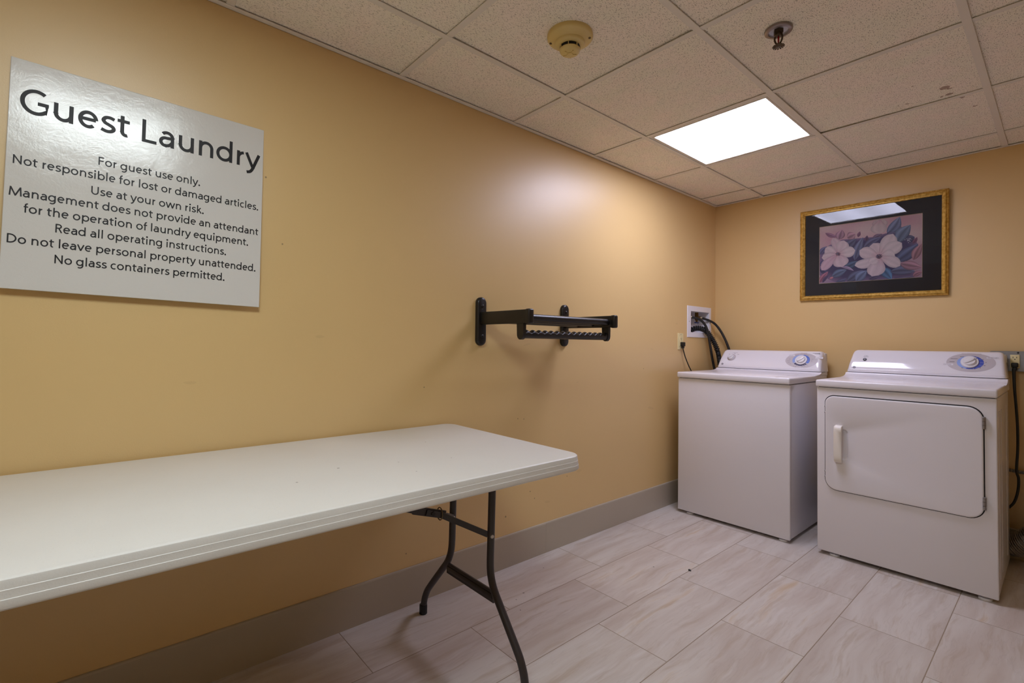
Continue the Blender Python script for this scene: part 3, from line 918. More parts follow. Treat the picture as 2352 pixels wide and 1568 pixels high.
class Machine:
    def __init__(s, root, x0, w, yf, zb, ztop, zseam, zcon, il, ir):
        s.t, s.x0, s.w, s.yf, s.zb, s.ztop, s.zs, s.zc = root, x0, w, yf, zb, ztop, zseam, zcon
        s.il, s.ir = il, ir
        s.yb = yf + 0.500
        s.zk = zseam + 0.0016
        s.hk = zcon - s.zk
    def dy(s, tt):
        for (d0, t0), (d1, t1) in zip(CON_H_PROF[:FRONT_N], CON_H_PROF[1:FRONT_N + 1]):
            if t0 <= tt <= t1:
                return d0 + (d1 - d0) * (tt - t0) / (t1 - t0)
        return CON_H_PROF[FRONT_N][0]
    def pt(s, lx, z, off=0.0):
        """a point on the console face, off metres in front of it"""
        tt = (z - s.zk) / s.hk
        sl = (s.dy(min(tt + 0.06, 0.89)) - s.dy(max(tt - 0.06, 0.15))) / (0.12 * s.hk)
        nl = math.hypot(1, sl)
        return Vector((s.x0 + lx, s.yb + s.dy(tt) - off / nl, z + off * sl / nl))
    def frame(s, lx, z):
        p = s.pt(lx, z)
        nrm = (s.pt(lx, z, 0.01) - p).normalized()
        ax = Vector((1, 0, 0)); up = nrm.cross(ax)
        return Matrix(((ax.x, up.x, nrm.x, p.x), (ax.y, up.y, nrm.y, p.y), (ax.z, up.z, nrm.z, p.z), (0, 0, 0, 1)))
    def cabinet(s, ribs=True):
        x0, x1, yf, t = s.x0, s.x0 + s.w, s.yf, s.t
        ybk = yf + 0.612
        b = MB(); b.box(x0, x1, yf, yf + 0.022, s.zb, s.ztop - 0.0385, 0.005, 3)
        fp = b.build('front_panel', M['enamel'], t, 40)
        b = MB(); b.box(x0 + 0.002, x1 - 0.002, yf + 0.0235, ybk, s.zb + 0.002, s.ztop - 0.0385, 0.004, 2)
        # pressed vertical ribs on both side panels
        for xs_, xe in (((x1 - 0.004, x1 + 0.0004), (x0 - 0.0004, x0 + 0.004)) if ribs else ()):
            for yy in (0.10, 0.20, 0.47):
                b.box(xs_, xe, yf + yy, yf + yy + 0.035, s.zb + 0.06, s.ztop - 0.10, 0.0022, 2)
        b.box(x0 + 0.02, x1 - 0.02, yf + 0.012, yf + 0.03, s.zb + 0.01, s.ztop - 0.034)
        cb = b.build('cabinet', M['enamel_side'], t, 40)
        b = MB(); b.box(x0 + 0.007, x1 - 0.007, yf + 0.008, ybk - 0.01, s.ztop - 0.041, s.ztop - 0.033)
        b.build('top_gap_shade', M['gap'], cb)  # dark filler box paints the shade under the top panel
        b = MB(); b.box(x0 - 0.003, x1 + 0.003, yf - 0.012, ybk + 0.002, s.ztop - 0.0355, s.ztop, 0.0075, 4)
        b.build('top_panel', M['enamel'], t, 40)
        for lx in (0.07, s.w - 0.045):
            for yy in (0.035, 0.56):
                b = MB()
                b.lathe([(0.010, s.zb + 0.004), (0.010, 0.010), (0.021, 0.009), (0.023, 0.006), (0.023, 0.0)][::-1], 20, Matrix.Translation((x0 + lx, yf + yy, 0)))
                b.build('foot', M['knob'], t, 40)
    def console(s):
        x0, x1, t = s.x0, s.x0 + s.w, s.t
        yf, ztop, zs = s.yf, s.ztop, s.zs
        # pedestal sweeping up from the top panel to the console
        prof = [(yf + 0.605, ztop - 0.002), (yf + 0.405, ztop - 0.002)]
        for k in range(9):
            a = k / 8 * math.pi / 2
            prof.append((yf + 0.405 + 0.099 * math.sin(a) ** 1.0, ztop + 0.0005 + (zs - 0.0012 - ztop) * (1 - math.cos(a)) ** 1.1))
        prof.append((yf + 0.605, zs - 0.0012))
        b = MB()
        xa, xb = x0 + s.il - 0.006, x1 - s.ir + 0.004
        stn = [(0.0, 0.80), (0.004, 0.92), (0.010, 1.0)]
        cuts = [(xa + d, f) for d, f in stn] + [(xb - d, f) for d, f in stn[::-1]]
        zc0 = ztop - 0.002
        b.rings([[(x, (q[0] if q[0] > yf + 0.55 else yf + 0.56 + (q[0] - yf - 0.56) * (0.9 + 0.1 * f)), zc0 + (q[1] - zc0) * (0.86 + 0.14 * f)) for q in prof] for x, f in cuts])
        ped = b.build('console_base', M['enamel'], t, 35)
        b = MB(); b.box(xa + 0.012, xb - 0.012, s.yb + 0.010, s.yb + 0.12, zs - 0.004, zs + 0.004)
        b.build('seam_shade', M['gap'], ped)  # dark strip colours in the shadow between console and base
        # console shell: profile swept across, shrinking into rounded ends
        R = 0.026
        ds = [0.0, 0.0012, 0.0035, 0.007, 0.012, 0.018, 0.026, 0.06]
        st = [(d, 0) for d in ds] + [(d, 1) for d in ds[::-1]]
        rings = []
        for d, side in st:
            drop = R - math.sqrt(max(0.0, R * R - (R - d) ** 2)) if d < R else 0.0
            roll = 0.012 * (1 - d / 0.014) ** 2 if d < 0.014 else 0.0
            ring = []
            for dy, tt in CON_H_PROF:
                z = s.zk + (s.hk - drop) * tt
                ins = (s.il + 0.013 * tt) if side == 0 else (s.ir + 0.008 * tt)
                x = x0 + ins + d if side == 0 else x1 - ins - d
                ring.append((x, s.yb + dy + (roll if dy < 0.095 else -roll * 0.3), z))
            rings.append(ring)
        b = MB(); b.rings(rings)
        con = b.build('console', M['plastic_white'], t, 45)
        b = MB(); b.box(x0 + s.il + 0.03, x1 - s.ir - 0.006, s.yb + 0.108, s.yb + 0.158, ztop - 0.01, s.zc - 0.012, 0.006, 3)
        b.build('console_back', M['enamel_side'], t, 40)
        s.con = con
        return con
    def ring_patch(s, b, cx, cz, rx0, rz0, rx1, rz1, a0, a1, off, mi, na=40, nr=4):
        g = []
        for i in range(na + 1):
            a = math.radians(a0 + (a1 - a0) * i / na)
            g.append([b.bm.verts.new(s.pt(cx + (rx0 + (rx1 - rx0) * k / nr) * math.cos(a), cz + (rz0 + (rz1 - rz0) * k / nr) * math.sin(a), off)) for k in range(nr + 1)])
        for i in range(na):
            for k in range(nr):
                try:
                    b.bm.faces.new((g[i][k], g[i + 1][k], g[i + 1][k + 1], g[i][k + 1])).material_index = mi
                except ValueError:
                    pass
    def bar(s, b, x0, x1, z, h, off, mi):
        b.bm.faces.new([b.bm.verts.new(s.pt(x, zz, off)) for x, zz in ((x0, z - h / 2), (x1, z - h / 2), (x1, z + h / 2), (x0, z + h / 2))]).material_index = mi
    def plate(s, b, x0, x1, z, h, off, mi):
        pts = [s.pt(u, v, off) for u, v in rrect(x0, x1, z - h / 2, z + h / 2, h * 0.4, 4)]
        b.bm.faces.new([b.bm.verts.new(p) for p in pts]).material_index = mi
    def text(s, b, txt, xc, w, z, cap, off, mi):
        put_text(b, txt, xc - w / 2, xc + w / 2, z, cap, lambda u, v: s.pt(u, v, off), mi)
    def knob(s, lx, z, rs, rk, hs, hk, ang, name, pointer=False):
        F = s.frame(lx, z)
        b = MB()
        b.lathe([(rs, 0.0), (rs, hs * 0.7), (rs * 0.96, hs), (rk * 1.05, hs), (rk, hs + 0.001), (rk * 0.97, hs + hk * 0.45), (rk * 0.90, hs + hk * 0.62), (0.0001, hs + hk * 0.66)], 40, F, cap1=False)
        # raised finger grip across the dial
        L, wv = rk * 0.98, rk * 0.40
        rings = []
        for h, f in ((hs + hk * 0.3, 1.0), (hs + hk * 0.85, 0.97), (hs + hk * 0.96, 0.90), (hs + hk, 0.74)):
            ring = []
            for k in range(28):
                a = 2 * math.pi * k / 28
                ca, sa_ = math.cos(a), math.sin(a)
                ring.append(F @ Matrix.Rotation(math.radians(ang), 4, 'Z') @ Vector((math.copysign(abs(ca) ** 0.8, ca) * L * f, math.copysign(abs(sa_) ** 0.8, sa_) * wv * f, h)))
            rings.append(ring)
        b.rings(rings)
        k = b.build(name, M['knob'], s.t, 38)
        if pointer:
            b = MB()
            R_ = Matrix.Rotation(math.radians(ang), 4, 'Z')
            b.face([F @ R_ @ Vector(p) for p in ((rk * 1.28, -0.003, hs + 0.0004), (rk * 1.28, 0.003, hs + 0.0004), (rk * 1.02, 0.0, hs + 0.0004))])
            b.build('pointer', M['ink_dark'], k)
        return k
    def emblem(s, lx, z, r):
        F = s.frame(lx, z)
        b = MB()
        b.lathe([(r, 0.0), (r, 0.0008), (r * 0.94, 0.0012)], 28, F)
        em = b.build('emblem', M['ink_dark'], s.t)
        b = MB()
        b.lathe([(r * 0.82, 0.00135), (r * 0.76, 0.00135)], 28, F, cap0=False, cap1=False)
        # a looping two-stroke monogram
        for pts in ([(0.05, 0.34), (-0.18, 0.42), (-0.42, 0.22), (-0.42, -0.1), (-0.22, -0.3), (0.02, -0.18), (0.02, 0.06), (-0.14, 0.06)],
                    [(0.42, 0.26), (0.24, 0.36), (0.12, 0.2), (0.26, 0.06), (0.12, -0.1), (0.2, -0.32), (0.44, -0.26)]):
            sp_ = spline([(p[0] * r, p[1] * r, 0.00135) for p in pts], 5)
            for p, q in zip(sp_[:-1], sp_[1:]):
                d = (q - p).normalized(); n_ = Vector((-d.y, d.x, 0)) * r * 0.075
                b.face([F @ (p - n_), F @ (q - n_), F @ (q + n_), F @ (p + n_)])
        b.build('monogram', M['plastic_white'], em)

DIAL_MATS = [M['dial_grey'], M['dial_light'], M['dial_mid'], M['dial_deep'], M['dial_navy'], M['plastic_white'], M['ink_grey'], M['ink_dark']]

# washer
root = empty('washing_machine', (0.1094 + 0.3325, -0.42, 0), 'white top loading washer beside the left wall, two console knobs', 'washing machine')
wm = Machine(root, 0.1094, 0.6655, -0.7218, 0.0175, 0.8995, 0.9165, 1.0445, 0.014, 0.0)
wm.cabinet(False)
b = MB(); b.box(wm.x0 + 0.085, wm.x0 + wm.w - 0.085, wm.yf + 0.02, wm.yf + 0.385, wm.ztop - 0.003, wm.ztop + 0.0016, 0.0012, 2)
b.build('loading_lid', M['enamel'], root, 40)
wm.console()
b = MB()
cx, cz = 0.549, 0.985
wm.ring_patch(b, cx, cz, 0.0002, 0.0002, 0.0925, 0.047, 0, 360, 0.0006, 0, 64, 8)
wm.ring_patch(b, cx - 0.001, cz + 0.001, 0.028, 0.024, 0.0505, 0.0345, 88, 213, 0.0011, 1)
wm.ring_patch(b, cx - 0.001, cz + 0.001, 0.028, 0.024, 0.0505, 0.0345, -33, 82, 0.0011, 2)
wm.ring_patch(b, cx - 0.001, cz + 0.001, 0.028, 0.024, 0.0505, 0.0345, 220, 318, 0.0011, 4)
for a in (172, 184, 197, 208, -8, 6, 20, 60, 238, 252, 290, 303):
    ca, sa_ = math.cos(math.radians(a)), math.sin(math.radians(a))
    wm.ring_patch(b, cx - 0.001, cz + 0.001, 0.034, 0.026, 0.0505, 0.0345, a - 0.7, a + 0.7, 0.0014, 0, 1, 1)
for (u0, u1, z_, h_) in ((0.463, 0.505, 1.0155, 0.0095), (0.625, 0.668, 1.0035, 0.0090), (0.525, 0.583, 0.9365, 0.0105)):
    wm.plate(b, u0, u1, z_, h_, 0.0012, 5)
wm.plate(b, 0.535, 0.572, 1.0315, 0.004, 0.0012, 0)
wm.text(b, 'WHITES', 0.484, 0.026, 1.0136, 0.0040, 0.0016, 6)
wm.text(b, 'COLORS', 0.6465, 0.028, 1.0016, 0.0040, 0.0016, 6)
wm.text(b, 'DARK COLORS', 0.554, 0.048, 0.9360, 0.0040, 0.0016, 6)
for u0, u1, z_ in ((0.475, 0.486, 0.991), (0.468, 0.485, 0.980), (0.473, 0.485, 0.970), (0.487, 0.494, 0.961), (0.594 - 0.085, 0.517, 1.0155), (0.519, 0.525, 1.019),
                   (0.556, 0.575, 1.0215), (0.575, 0.586, 1.0165), (0.605, 0.616, 0.994), (0.605, 0.613, 0.984), (0.508, 0.515, 0.947), (0.518, 0.527, 0.945),
                   (0.555, 0.566, 0.947), (0.568, 0.578, 0.951), (0.582, 0.592, 0.959), (0.541, 0.566, 0.9335)):
    wm.bar(b, u0, u1, z_, 0.0014, 0.0013, 6)
for u0, u1, z_ in ((0.603, 0.645, 1.0325), (0.615, 0.645, 1.0285)):
    wm.bar(b, u0, u1, z_, 0.0016, 0.0008, 6)
b.build('cycle_dial_print', DIAL_MATS, root)
wm.knob(cx - 0.001, cz + 0.002, 0.0345, 0.0255, 0.006, 0.017, 42, 'cycle_knob')
b = MB()
wm.ring_patch(b, 0.102, 0.991, 0.0002, 0.0002, 0.030, 0.0235, 0, 360, 0.0006, 0, 40, 6)
wm.text(b, 'LOAD SIZE', 0.118, 0.034, 1.0225, 0.0032, 0.0008, 6)
for u0, u1, z_ in ((0.076, 0.088, 1.0125), (0.112, 0.123, 1.0175), (0.137, 0.149, 1.0125)):
    wm.bar(b, u0, u1, z_, 0.0020, 0.0008, 6)
b.build('load_dial_print', DIAL_MATS, root)
wm.knob(0.101, 0.991, 0.0215, 0.0205, 0.004, 0.020, 47, 'load_size_knob')
wm.emblem(0.049, 0.9440, 0.0072)

# dryer
root = empty('clothes_dryer', (0.9045 + 0.336, -0.42, 0), 'white front loading dryer with large rectangular door and one dial', 'dryer')
dr = Machine(root, 0.9045, 0.672, -0.7189, 0.0195, 0.901, 0.9265, 1.0580, 0.006, 0.0)
dr.cabinet()
dr.console()
yf, x0 = dr.yf, dr.x0
b = MB()
slot = rrect(0.0365, 0.6335, 0.3405, 0.8255, [0.055, 0.055, 0.042, 0.055], 8)
b.rings([[(x0 + u, yf - 0.0008, v) for u, v in slot], [(x0 + u, yf + 0.004, v) for u, v in slot]], smooth=False)
b.build('door_gap_shade', M['gap'], root)  # dark plate painted as the shaded slot around the door
n8 = 8
D = [0.052, 0.052, 0.038, 0.052]
def dring(ins, y):
    return [(x0 + u, y, v) for u, v in rrect(0.0405 + ins, 0.6295 - ins, 0.3445 + ins, 0.8205 - ins, [r_ - ins for r_ in D], n8)]
def rring(ins, y):
    return [(x0 + u, y, v) for u, v in rrect(0.088 + ins, 0.1435 - ins, 0.500 + ins, 0.660 - ins, 0.020 - ins * 0.5, n8)]
b = MB()
b.rings([dring(0, yf), dring(0, yf - 0.0075), dring(0.0008, yf - 0.0092), dring(0.003, yf - 0.0105), dring(0.007, yf - 0.0108),
         rring(0, yf - 0.0108), rring(0.003, yf - 0.0095), rring(0.008, yf - 0.003), rring(0.012, yf - 0.0018)], smooth=False)
door = b.build('door', M['enamel'], root, 30)
b = MB()
prof = [(-0.0100, 0.6755), (-0.0300, 0.6735), (-0.0365, 0.668), (-0.0395, 0.658), (-0.0400, 0.64), (-0.0400, 0.525), (-0.0390, 0.508), (-0.0350, 0.496), (-0.0280, 0.490), (-0.0100, 0.4875),
        (-0.0100, 0.5030), (-0.0230, 0.507), (-0.0265, 0.515), (-0.0270, 0.53), (-0.0270, 0.634), (-0.0262, 0.648), (-0.0230, 0.655), (-0.0100, 0.6595)]
tmp = MB(); tmp.prism([(yf + p[0], p[1]) for p in prof], 0, x0 + 0.0855, x0 + 0.1190)
be = [e for e in tmp.bm.edges]
bmesh.ops.bevel(tmp.bm, geom=[e for e in tmp.bm.edges if abs(e.verts[0].co.x - e.verts[1].co.x) < 1e-6], offset=0.004, segments=3, profile=0.5, affect='EDGES')
tmp.build('handle', M['handle_white'], door, 40)
for za, zb_ in ((0.7305, 0.7825), (0.3880, 0.4425)):
    b = MB()
    b.box(x0 + 0.6255, x0 + 0.6375, yf - 0.0105, yf - 0.001, za, zb_, 0.001, 1)
    for k in range(3):
        hh = (zb_ - za - 0.002) / 3
        b.lathe([(0.0048, 0), (0.0048, hh - 0.0016)], 14, Matrix.Translation((x0 + 0.6315, yf - 0.0115, za + 0.001 + k * hh)))
    b.build('hinge', M['hinge'], root, 40)
for zz in (0.765, 0.735, 0.432, 0.405):
    b = MB(); b.box(x0 + 0.0355, x0 + 0.0415, yf - 0.006, yf - 0.0005, zz - 0.004, zz + 0.004, 0.001, 1)
    b.build('door_catch', M['hinge'], root)
b = MB()
cx, cz = 0.540, 1.0020
dr.ring_patch(b, cx, cz, 0.0002, 0.0002, 0.0935, 0.0475, 0, 360, 0.0006, 0, 64, 8)
RG = (0.030, 0.026, 0.0510, 0.0335)
dr.ring_patch(b, cx - 0.001, cz, *RG, 95, 252, 0.0011, 1, 50)
dr.ring_patch(b, cx - 0.001, cz, *RG, -108, 95, 0.0011, 3, 60)
for a in (33, 2, -25, -50, -72, 60, 110, 145, 178, 235):
    dr.ring_patch(b, cx - 0.001, cz, 0.034, 0.028, 0.0510, 0.0335, a - 0.7, a + 0.7, 0.0014, 0, 1, 1)
dr.plate(b, 0.424, 0.475, 0.9895, 0.0090, 0.0012, 5)
dr.plate(b, 0.598, 0.645, 1.0275, 0.0080, 0.0012, 5)
dr.plate(b, 0.503, 0.536, 1.0465, 0.0035, 0.0012, 0); dr.plate(b, 0.543, 0.578, 1.0465, 0.0035, 0.0012, 0)
dr.text(b, 'COTTONS', 0.4515, 0.031, 0.9868, 0.0046, 0.0016, 6)
dr.text(b, 'TIMED DRY', 0.622, 0.040, 1.0252, 0.0044, 0.0016, 7)
for u0, u1, z_ in ((0.459, 0.479, 1.003), (0.462, 0.490, 1.0190), (0.498, 0.514, 1.0305), (0.534, 0.545, 1.0305), (0.548, 0.560, 1.0315), (0.565, 0.570, 1.028),
                   (0.584, 0.589, 1.019), (0.595, 0.600, 1.004), (0.590, 0.596, 0.988), (0.575, 0.580, 0.976), (0.555, 0.560, 0.970), (0.507, 0.514, 0.973)):
    dr.bar(b, u0, u1, z_, 0.0016, 0.0013, 7)
b.build('timer_dial_print', DIAL_MATS, root)
dr.knob(cx - 0.003, cz + 0.002, 0.0350, 0.0250, 0.007, 0.018, 36, 'timer_knob', pointer=True)
b = MB()
dr.text(b, 'START', 0.0925, 0.0185, 1.0215, 0.0036, 0.0008, 7)
dr.bar(b, 0.0800, 0.1050, 1.0183, 0.0013, 0.0008, 6)
b.build('start_print', DIAL_MATS, root)
F = dr.frame(0.0885, 1.0025)
b = MB(); b.lathe([(0.0090, 0), (0.0090, 0.0035), (0.0080, 0.0045), (0.0030, 0.0040)], 28, F)
st_ = b.build('start_button', M['ink_dark'], root, 40)
b = MB(); b.lathe([(0.0022, 0.0040), (0.0022, 0.0046)], 16, F); b.build('button_dot', M['plastic_white'], st_)
dr.emblem(0.0415, 0.9560, 0.0075)

# ---------------------------------------------------------------- folding table
TX0, TX1, TZ = 0.010, 0.772, 0.7220
TY1, TY0 = -2.420, -4.235
root = empty('folding_table', (0.391, (TY0 + TY1) / 2, 0), 'long white plastic folding table with brown steel legs under the sign', 'table')
def tring(ins, z):
    return [(u, v, z) for u, v in rrect(TX0 + ins, TX1 - ins, TY0 + ins, TY1 - ins, 0.055 - ins, 10)]
b = MB()
b.rings([tring(0.030, TZ - 0.020), tring(0.022, TZ - 0.0458), tring(0.0140, TZ - 0.0466), tring(0.0050, TZ - 0.0458), tring(0.0010, TZ - 0.0425), tring(0.0004, TZ - 0.0390), tring(0.0014, TZ - 0.0296),
         tring(0.0021, TZ - 0.0288), tring(0.0023, TZ - 0.0278), tring(0.0033, TZ - 0.0166), tring(0.0040, TZ - 0.0158), tring(0.0042, TZ - 0.0148), tring(0.0054, TZ - 0.0052),
         tring(0.0064, TZ - 0.0026), tring(0.0090, TZ - 0.0008), tring(0.0130, TZ)], smooth=True)
b.build('tabletop', M['table'], root, 28)
def leg_path(sgn, yl, lean):
    cx = 0.3895
    pts = [(0.1130, 0.700), (0.1130, 0.60), (0.1130, 0.50), (0.1130, 0.40), (0.1130, 0.345), (0.1155, 0.312), (0.1240, 0.282), (0.1400, 0.253), (0.1750, 0.212), (0.2150, 0.166), (0.2520, 0.123), (0.2720, 0.097), (0.2880, 0.064), (0.2950, 0.032), (0.2965, 0.001)]
    return [(cx + sgn * x, yl + lean * (0.7 - z), z) for x, z in pts]
for yl, lean, side in ((-2.580, -0.016, 1), (-4.075, 0.016, -1)):
    for sgn in (-1, 1):
        pth = leg_path(sgn, yl, lean)
        b = MB(); b.tube(spline(pth, 4), 0.0125, 16)
        lg = b.build('leg', M['leg'], root, 50)
        b = MB()
        foot = Vector(pth[-1])
        b.lathe([(0.0140, 0.0), (0.0155, 0.002), (0.0155, 0.030), (0.0150, 0.036), (0.0128, 0.037)], 20, Matrix.Translation((foot.x, foot.y, 0.0)))
        b.build('foot_cap', M['leg_cap'], lg, 40)
        b = MB()
        yq = yl + lean * (0.7 - 0.428)
        b.lathe([(0.0062, -0.001), (0.0062, 0.0010), (0.0045, 0.0024)], 16, Matrix.Translation((0.3895 + sgn * 0.113, yq, 0.428)) @ Matrix.Rotation(math.radians(-20 * side), 4, 'Z') @ Matrix.Rotation(math.radians(90), 4, 'Y') @ Matrix.Translation((0, 0, 0.0122)))
        b.build('rivet', M['rivet'], lg, 40)
    yc = yl + lean * 0.47
    # lower cross rail: pressed channel between the splayed legs
    b = MB()
    b.box(0.3895 - 0.138, 0.3895 + 0.138, yc - 0.004, yc + 0.004, 0.215, 0.255, 0.0015, 1)
    b.box(0.3895 - 0.132, 0.3895 + 0.132, yc - 0.007, yc + 0.007, 0.226, 0.244, 0.003, 2)
    b.build('cross_rail', M['leg'], root, 40)
    b = MB()
    b.tube([(0.27, yl, 0.6935), (0.51, yl, 0.6935)], 0.0125, 14)
    b.build('leg_pivot', M['leg'], root, 50)
    yr = yl + lean * 0.27
    hx, hyy, hz = 0.3895, yr - 0.140 * side, 0.500
    def strap(p, q, w, th, mb):
        p, q = Vector(p), Vector(q)
        d = (q - p).normalized(); up = Vector((0, 0, 1)); up = (up - d * up.dot(d)).normalized(); nn = d.cross(up)
        mb.rings([[p + up * (w / 2 * a_) + nn * (th / 2 * c_) for a_, c_ in ((-1, -1), (1, -1), (1, 1), (-1, 1))],
                  [q + up * (w / 2 * a_) + nn * (th / 2 * c_) for a_, c_ in ((-1, -1), (1, -1), (1, 1), (-1, 1))]], smooth=False)
    for sgn in (-1, 1):
        b = MB()
        strap((0.3895 + sgn * 0.102, yr - 0.004 * side, 0.428), (hx + sgn * 0.008, hyy + 0.012 * side, hz - 0.006), 0.0195, 0.0035, b)
        strap((hx + sgn * 0.008, hyy + 0.013 * side, hz - 0.0065), (hx + sgn * 0.006, hyy - 0.045 * side, hz + 0.014), 0.020, 0.0035, b)
        b.build('brace_arm', M['leg'], root)
    b = MB()
    strap((hx, hyy + 0.03 * side, hz - 0.010), (hx, hyy - 0.09 * side, hz + 0.030), 0.026, 0.007, b)
    strap((hx, hyy - 0.09 * side, hz + 0.030), (hx, hyy - 0.50 * side, hz + 0.186), 0.020, 0.007, b)
    br = b.build('brace_strut', M['leg'], root)
    b = MB()
    ringc = Vector((hx, hyy + 0.010 * side, hz - 0.003))
    ring = [ringc + Vector((0.0145 * math.cos(a), 0.006 * math.cos(a) * 0.2, 0.0205 * math.sin(a))) for a in [2 * math.pi * k / 24 for k in range(25)]]
    b.tube(ring, 0.0019, 8, cap=False)
    b.build('lock_ring', M['ring_brass'], br, 60)
    b = MB()
    b.lathe([(0.007, -0.012), (0.007, 0.012)], 16, Matrix.Translation((hx, hyy - 0.022 * side, hz + 0.006)) @ Matrix.Rotation(math.radians(90), 4, 'Y'))
    b.build('pivot_bolt', M['leg_cap'], br, 40)

# ---------------------------------------------------------------- wall garment rack
root = empty('garment_rack', (0.0, -1.98, 1.06), 'black wall rack with shelf bars and a scalloped hanging rail', 'rack')
for yc in (-2.262, -1.700):
    b = MB()
    o_ = rrect(yc - 0.0265, yc + 0.0265, 1.0565, 1.2785, 0.0264, 10)
    def pr_(ins, x):
        cy_, cz_ = yc, 1.1675
        return [(x, cy_ + (p[0] - cy_) * (1 - ins / 0.0265), cz_ + (p[1] - cz_) * (1 - ins / 0.111)) for p in o_]
    b.rings([pr_(0, 0.0), pr_(0, 0.010), pr_(0.0015, 0.0145), pr_(0.005, 0.018), pr_(0.010, 0.0195)], smooth=True)
    pl = b.build('wall_plate', M['rack'], root, 40)
    for zz in (1.237, 1.100):
        b = MB(); b.lathe([(0.0085, 0.0185), (0.0085, 0.0205), (0.006, 0.0232), (0.002, 0.0240)], 18, Matrix.Translation((0, yc, zz)) @ Matrix.Rotation(math.radians(90), 4, 'Y'))
        b.build('screw', M['rack_screw'], pl, 40)
    b = MB()
    b.box(0.012, 0.322, yc - 0.0125, yc + 0.0125, 1.1525, 1.2095, 0.0035, 3)
    b.build('arm', M['rack'], root, 40)
    b = MB()
    b.box(0.318, 0.346, yc - 0.0150, yc + 0.0150, 1.1500, 1.2120, 0.0075, 4)
    b.build('end_cap', M['rack'], root, 40)
    # drop bracket carrying the hanging rail
    b = MB()
    bo = [(0.2635, 1.154), (0.3050, 1.154), (0.3045, 1.125)] + [(0.2850 + 0.0195 * math.cos(a), 1.1085 + 0.0235 * math.sin(a)) for a in [math.radians(d) for d in range(0, -181, -20)]] + [(0.2650, 1.125)]
    b.prism([(p[0], p[1]) for p in bo], 1, yc - 0.008, yc + 0.008)
    b.build('drop_bracket', M['rack'], root, 35)
for xx, zz in ((0.105, 1.1725), (0.205, 1.1745), (0.302, 1.1780)):
    b = MB(); b.tube([(xx, -2.262 + 0.006 + k * 0.055, zz) for k in range(11)], 0.0155, 20)
    b.build('shelf_bar', M['rack'], root, 60)
b = MB()
ya, yb2 = -2.256, -1.706
K = 240
rings = []
for k in range(K + 1):
    y = ya + (yb2 - ya) * k / K
    w_ = 0.5 + 0.5 * math.cos(2 * math.pi * (y - ya - 0.02) / 0.0375)
    dip = 0.0105 * (1 - w_ ** 0.75)
    ring = []
    for q in range(20):
        a = 2 * math.pi * q / 20
        z_ = 0.0185 * math.sin(a)
        if z_ > 0:
            z_ = z_ * (1 - dip / 0.0185)
        ring.append((0.285 + 0.0165 * math.cos(a), y, 1.1090 + z_))
    rings.append(ring)
b.rings(rings)
b.build('hanging_rail', M['rack'], root, 70)

# ---------------------------------------------------------------- ceiling devices
cx, cy = 0.644, -2.3775
root = empty('smoke_detector', (cx, cy, H), 'round cream smoke detector on the ceiling', 'smoke detector')
TZD = Matrix.Translation((cx, cy, H + 0.006)) @ Matrix.Rotation(math.pi, 4, 'X')
b = MB(); b.lathe([(0.0785, 0.0), (0.0790, 0.009), (0.0775, 0.013), (0.0730, 0.0165), (0.0640, 0.020), (0.0575, 0.024), (0.0530, 0.028)], 56, TZD)
base_ = b.build('mounting_base', M['detector'], root, 40)
for a in (0.6, 3.74):
    b = MB(); b.lathe([(0.0052, 0), (0.0052, 0.0008)], 14, Matrix.Translation((cx + 0.0675 * math.cos(a), cy + 0.0675 * math.sin(a), H - 0.0132)) @ Matrix.Rotation(math.pi, 4, 'X'))
    b.build('slot_hole', M['sprink_bronze'], base_)
b = MB(); b.lathe([(0.0520, 0.020), (0.0520, 0.030), (0.0505, 0.034), (0.0470, 0.037), (0.0400, 0.0395), (0.0372, 0.0405)], 56, TZD)
b.lathe([(0.0358, 0.0515), (0.0362, 0.0530), (0.0348, 0.0575), (0.0310, 0.0625), (0.0230, 0.0655), (0.0165, 0.0664)], 56, TZD)
for k in range(7):
    a = 2 * math.pi * k / 7 + 0.3
    b.merge(MB().box(-0.0011, 0.0011, 0.0335, 0.0366, 0.0395, 0.0530).bm, TZD @ Matrix.Rotation(a, 4, 'Z'))
cov = b.build('cover', M['detector'], root, 40)
b = MB(); b.lathe([(0.0340, 0.039), (0.0340, 0.0520)], 40, TZD)
b.build('vent_gap', M['slot'], cov)
b = MB()
b.lathe([(0.0105, 0.0655), (0.0105, 0.0690), (0.0095, 0.0697)], 28, TZD)
for k in range(5):
    b.merge(MB().box(-0.0012, 0.0012, 0.009, 0.0240, 0.0640, 0.0684).bm, TZD @ Matrix.Rotation(2 * math.pi * k / 5, 4, 'Z'))
b.build('test_cap', M['detector'], cov, 40)

cx, cy = 1.140, -1.879
root = empty('fire_sprinkler', (cx, cy, H), 'bronze fire sprinkler with metal ring hanging from the ceiling', 'sprinkler')
TS = Matrix.Translation((cx, cy, H + 0.006)) @ Matrix.Rotation(math.pi, 4, 'X')
b = MB(); b.lathe([(0.0425, 0.0015), (0.0430, 0.0035), (0.0420, 0.0075), (0.0385, 0.0095), (0.0310, 0.0105), (0.0300, 0.0092), (0.0300, 0.0045)], 48, TS, cap0=False, cap1=False)
b.build('escutcheon', M['sprink_plate'], root, 40)
b = MB(); b.lathe([(0.0302, 0.0095), (0.0290, 0.0040), (0.0240, 0.0020), (0.0100, 0.0015)], 40, TS, cap0=False)
b.build('cup', M['sprink_cup'], root, 40)
b = MB()
b.lathe([(0.0155, 0.0016), (0.0155, 0.0150)], 6, TS, smooth=False)
b.lathe([(0.0115, 0.0145), (0.0115, 0.0210), (0.0085, 0.0235)], 24, TS)
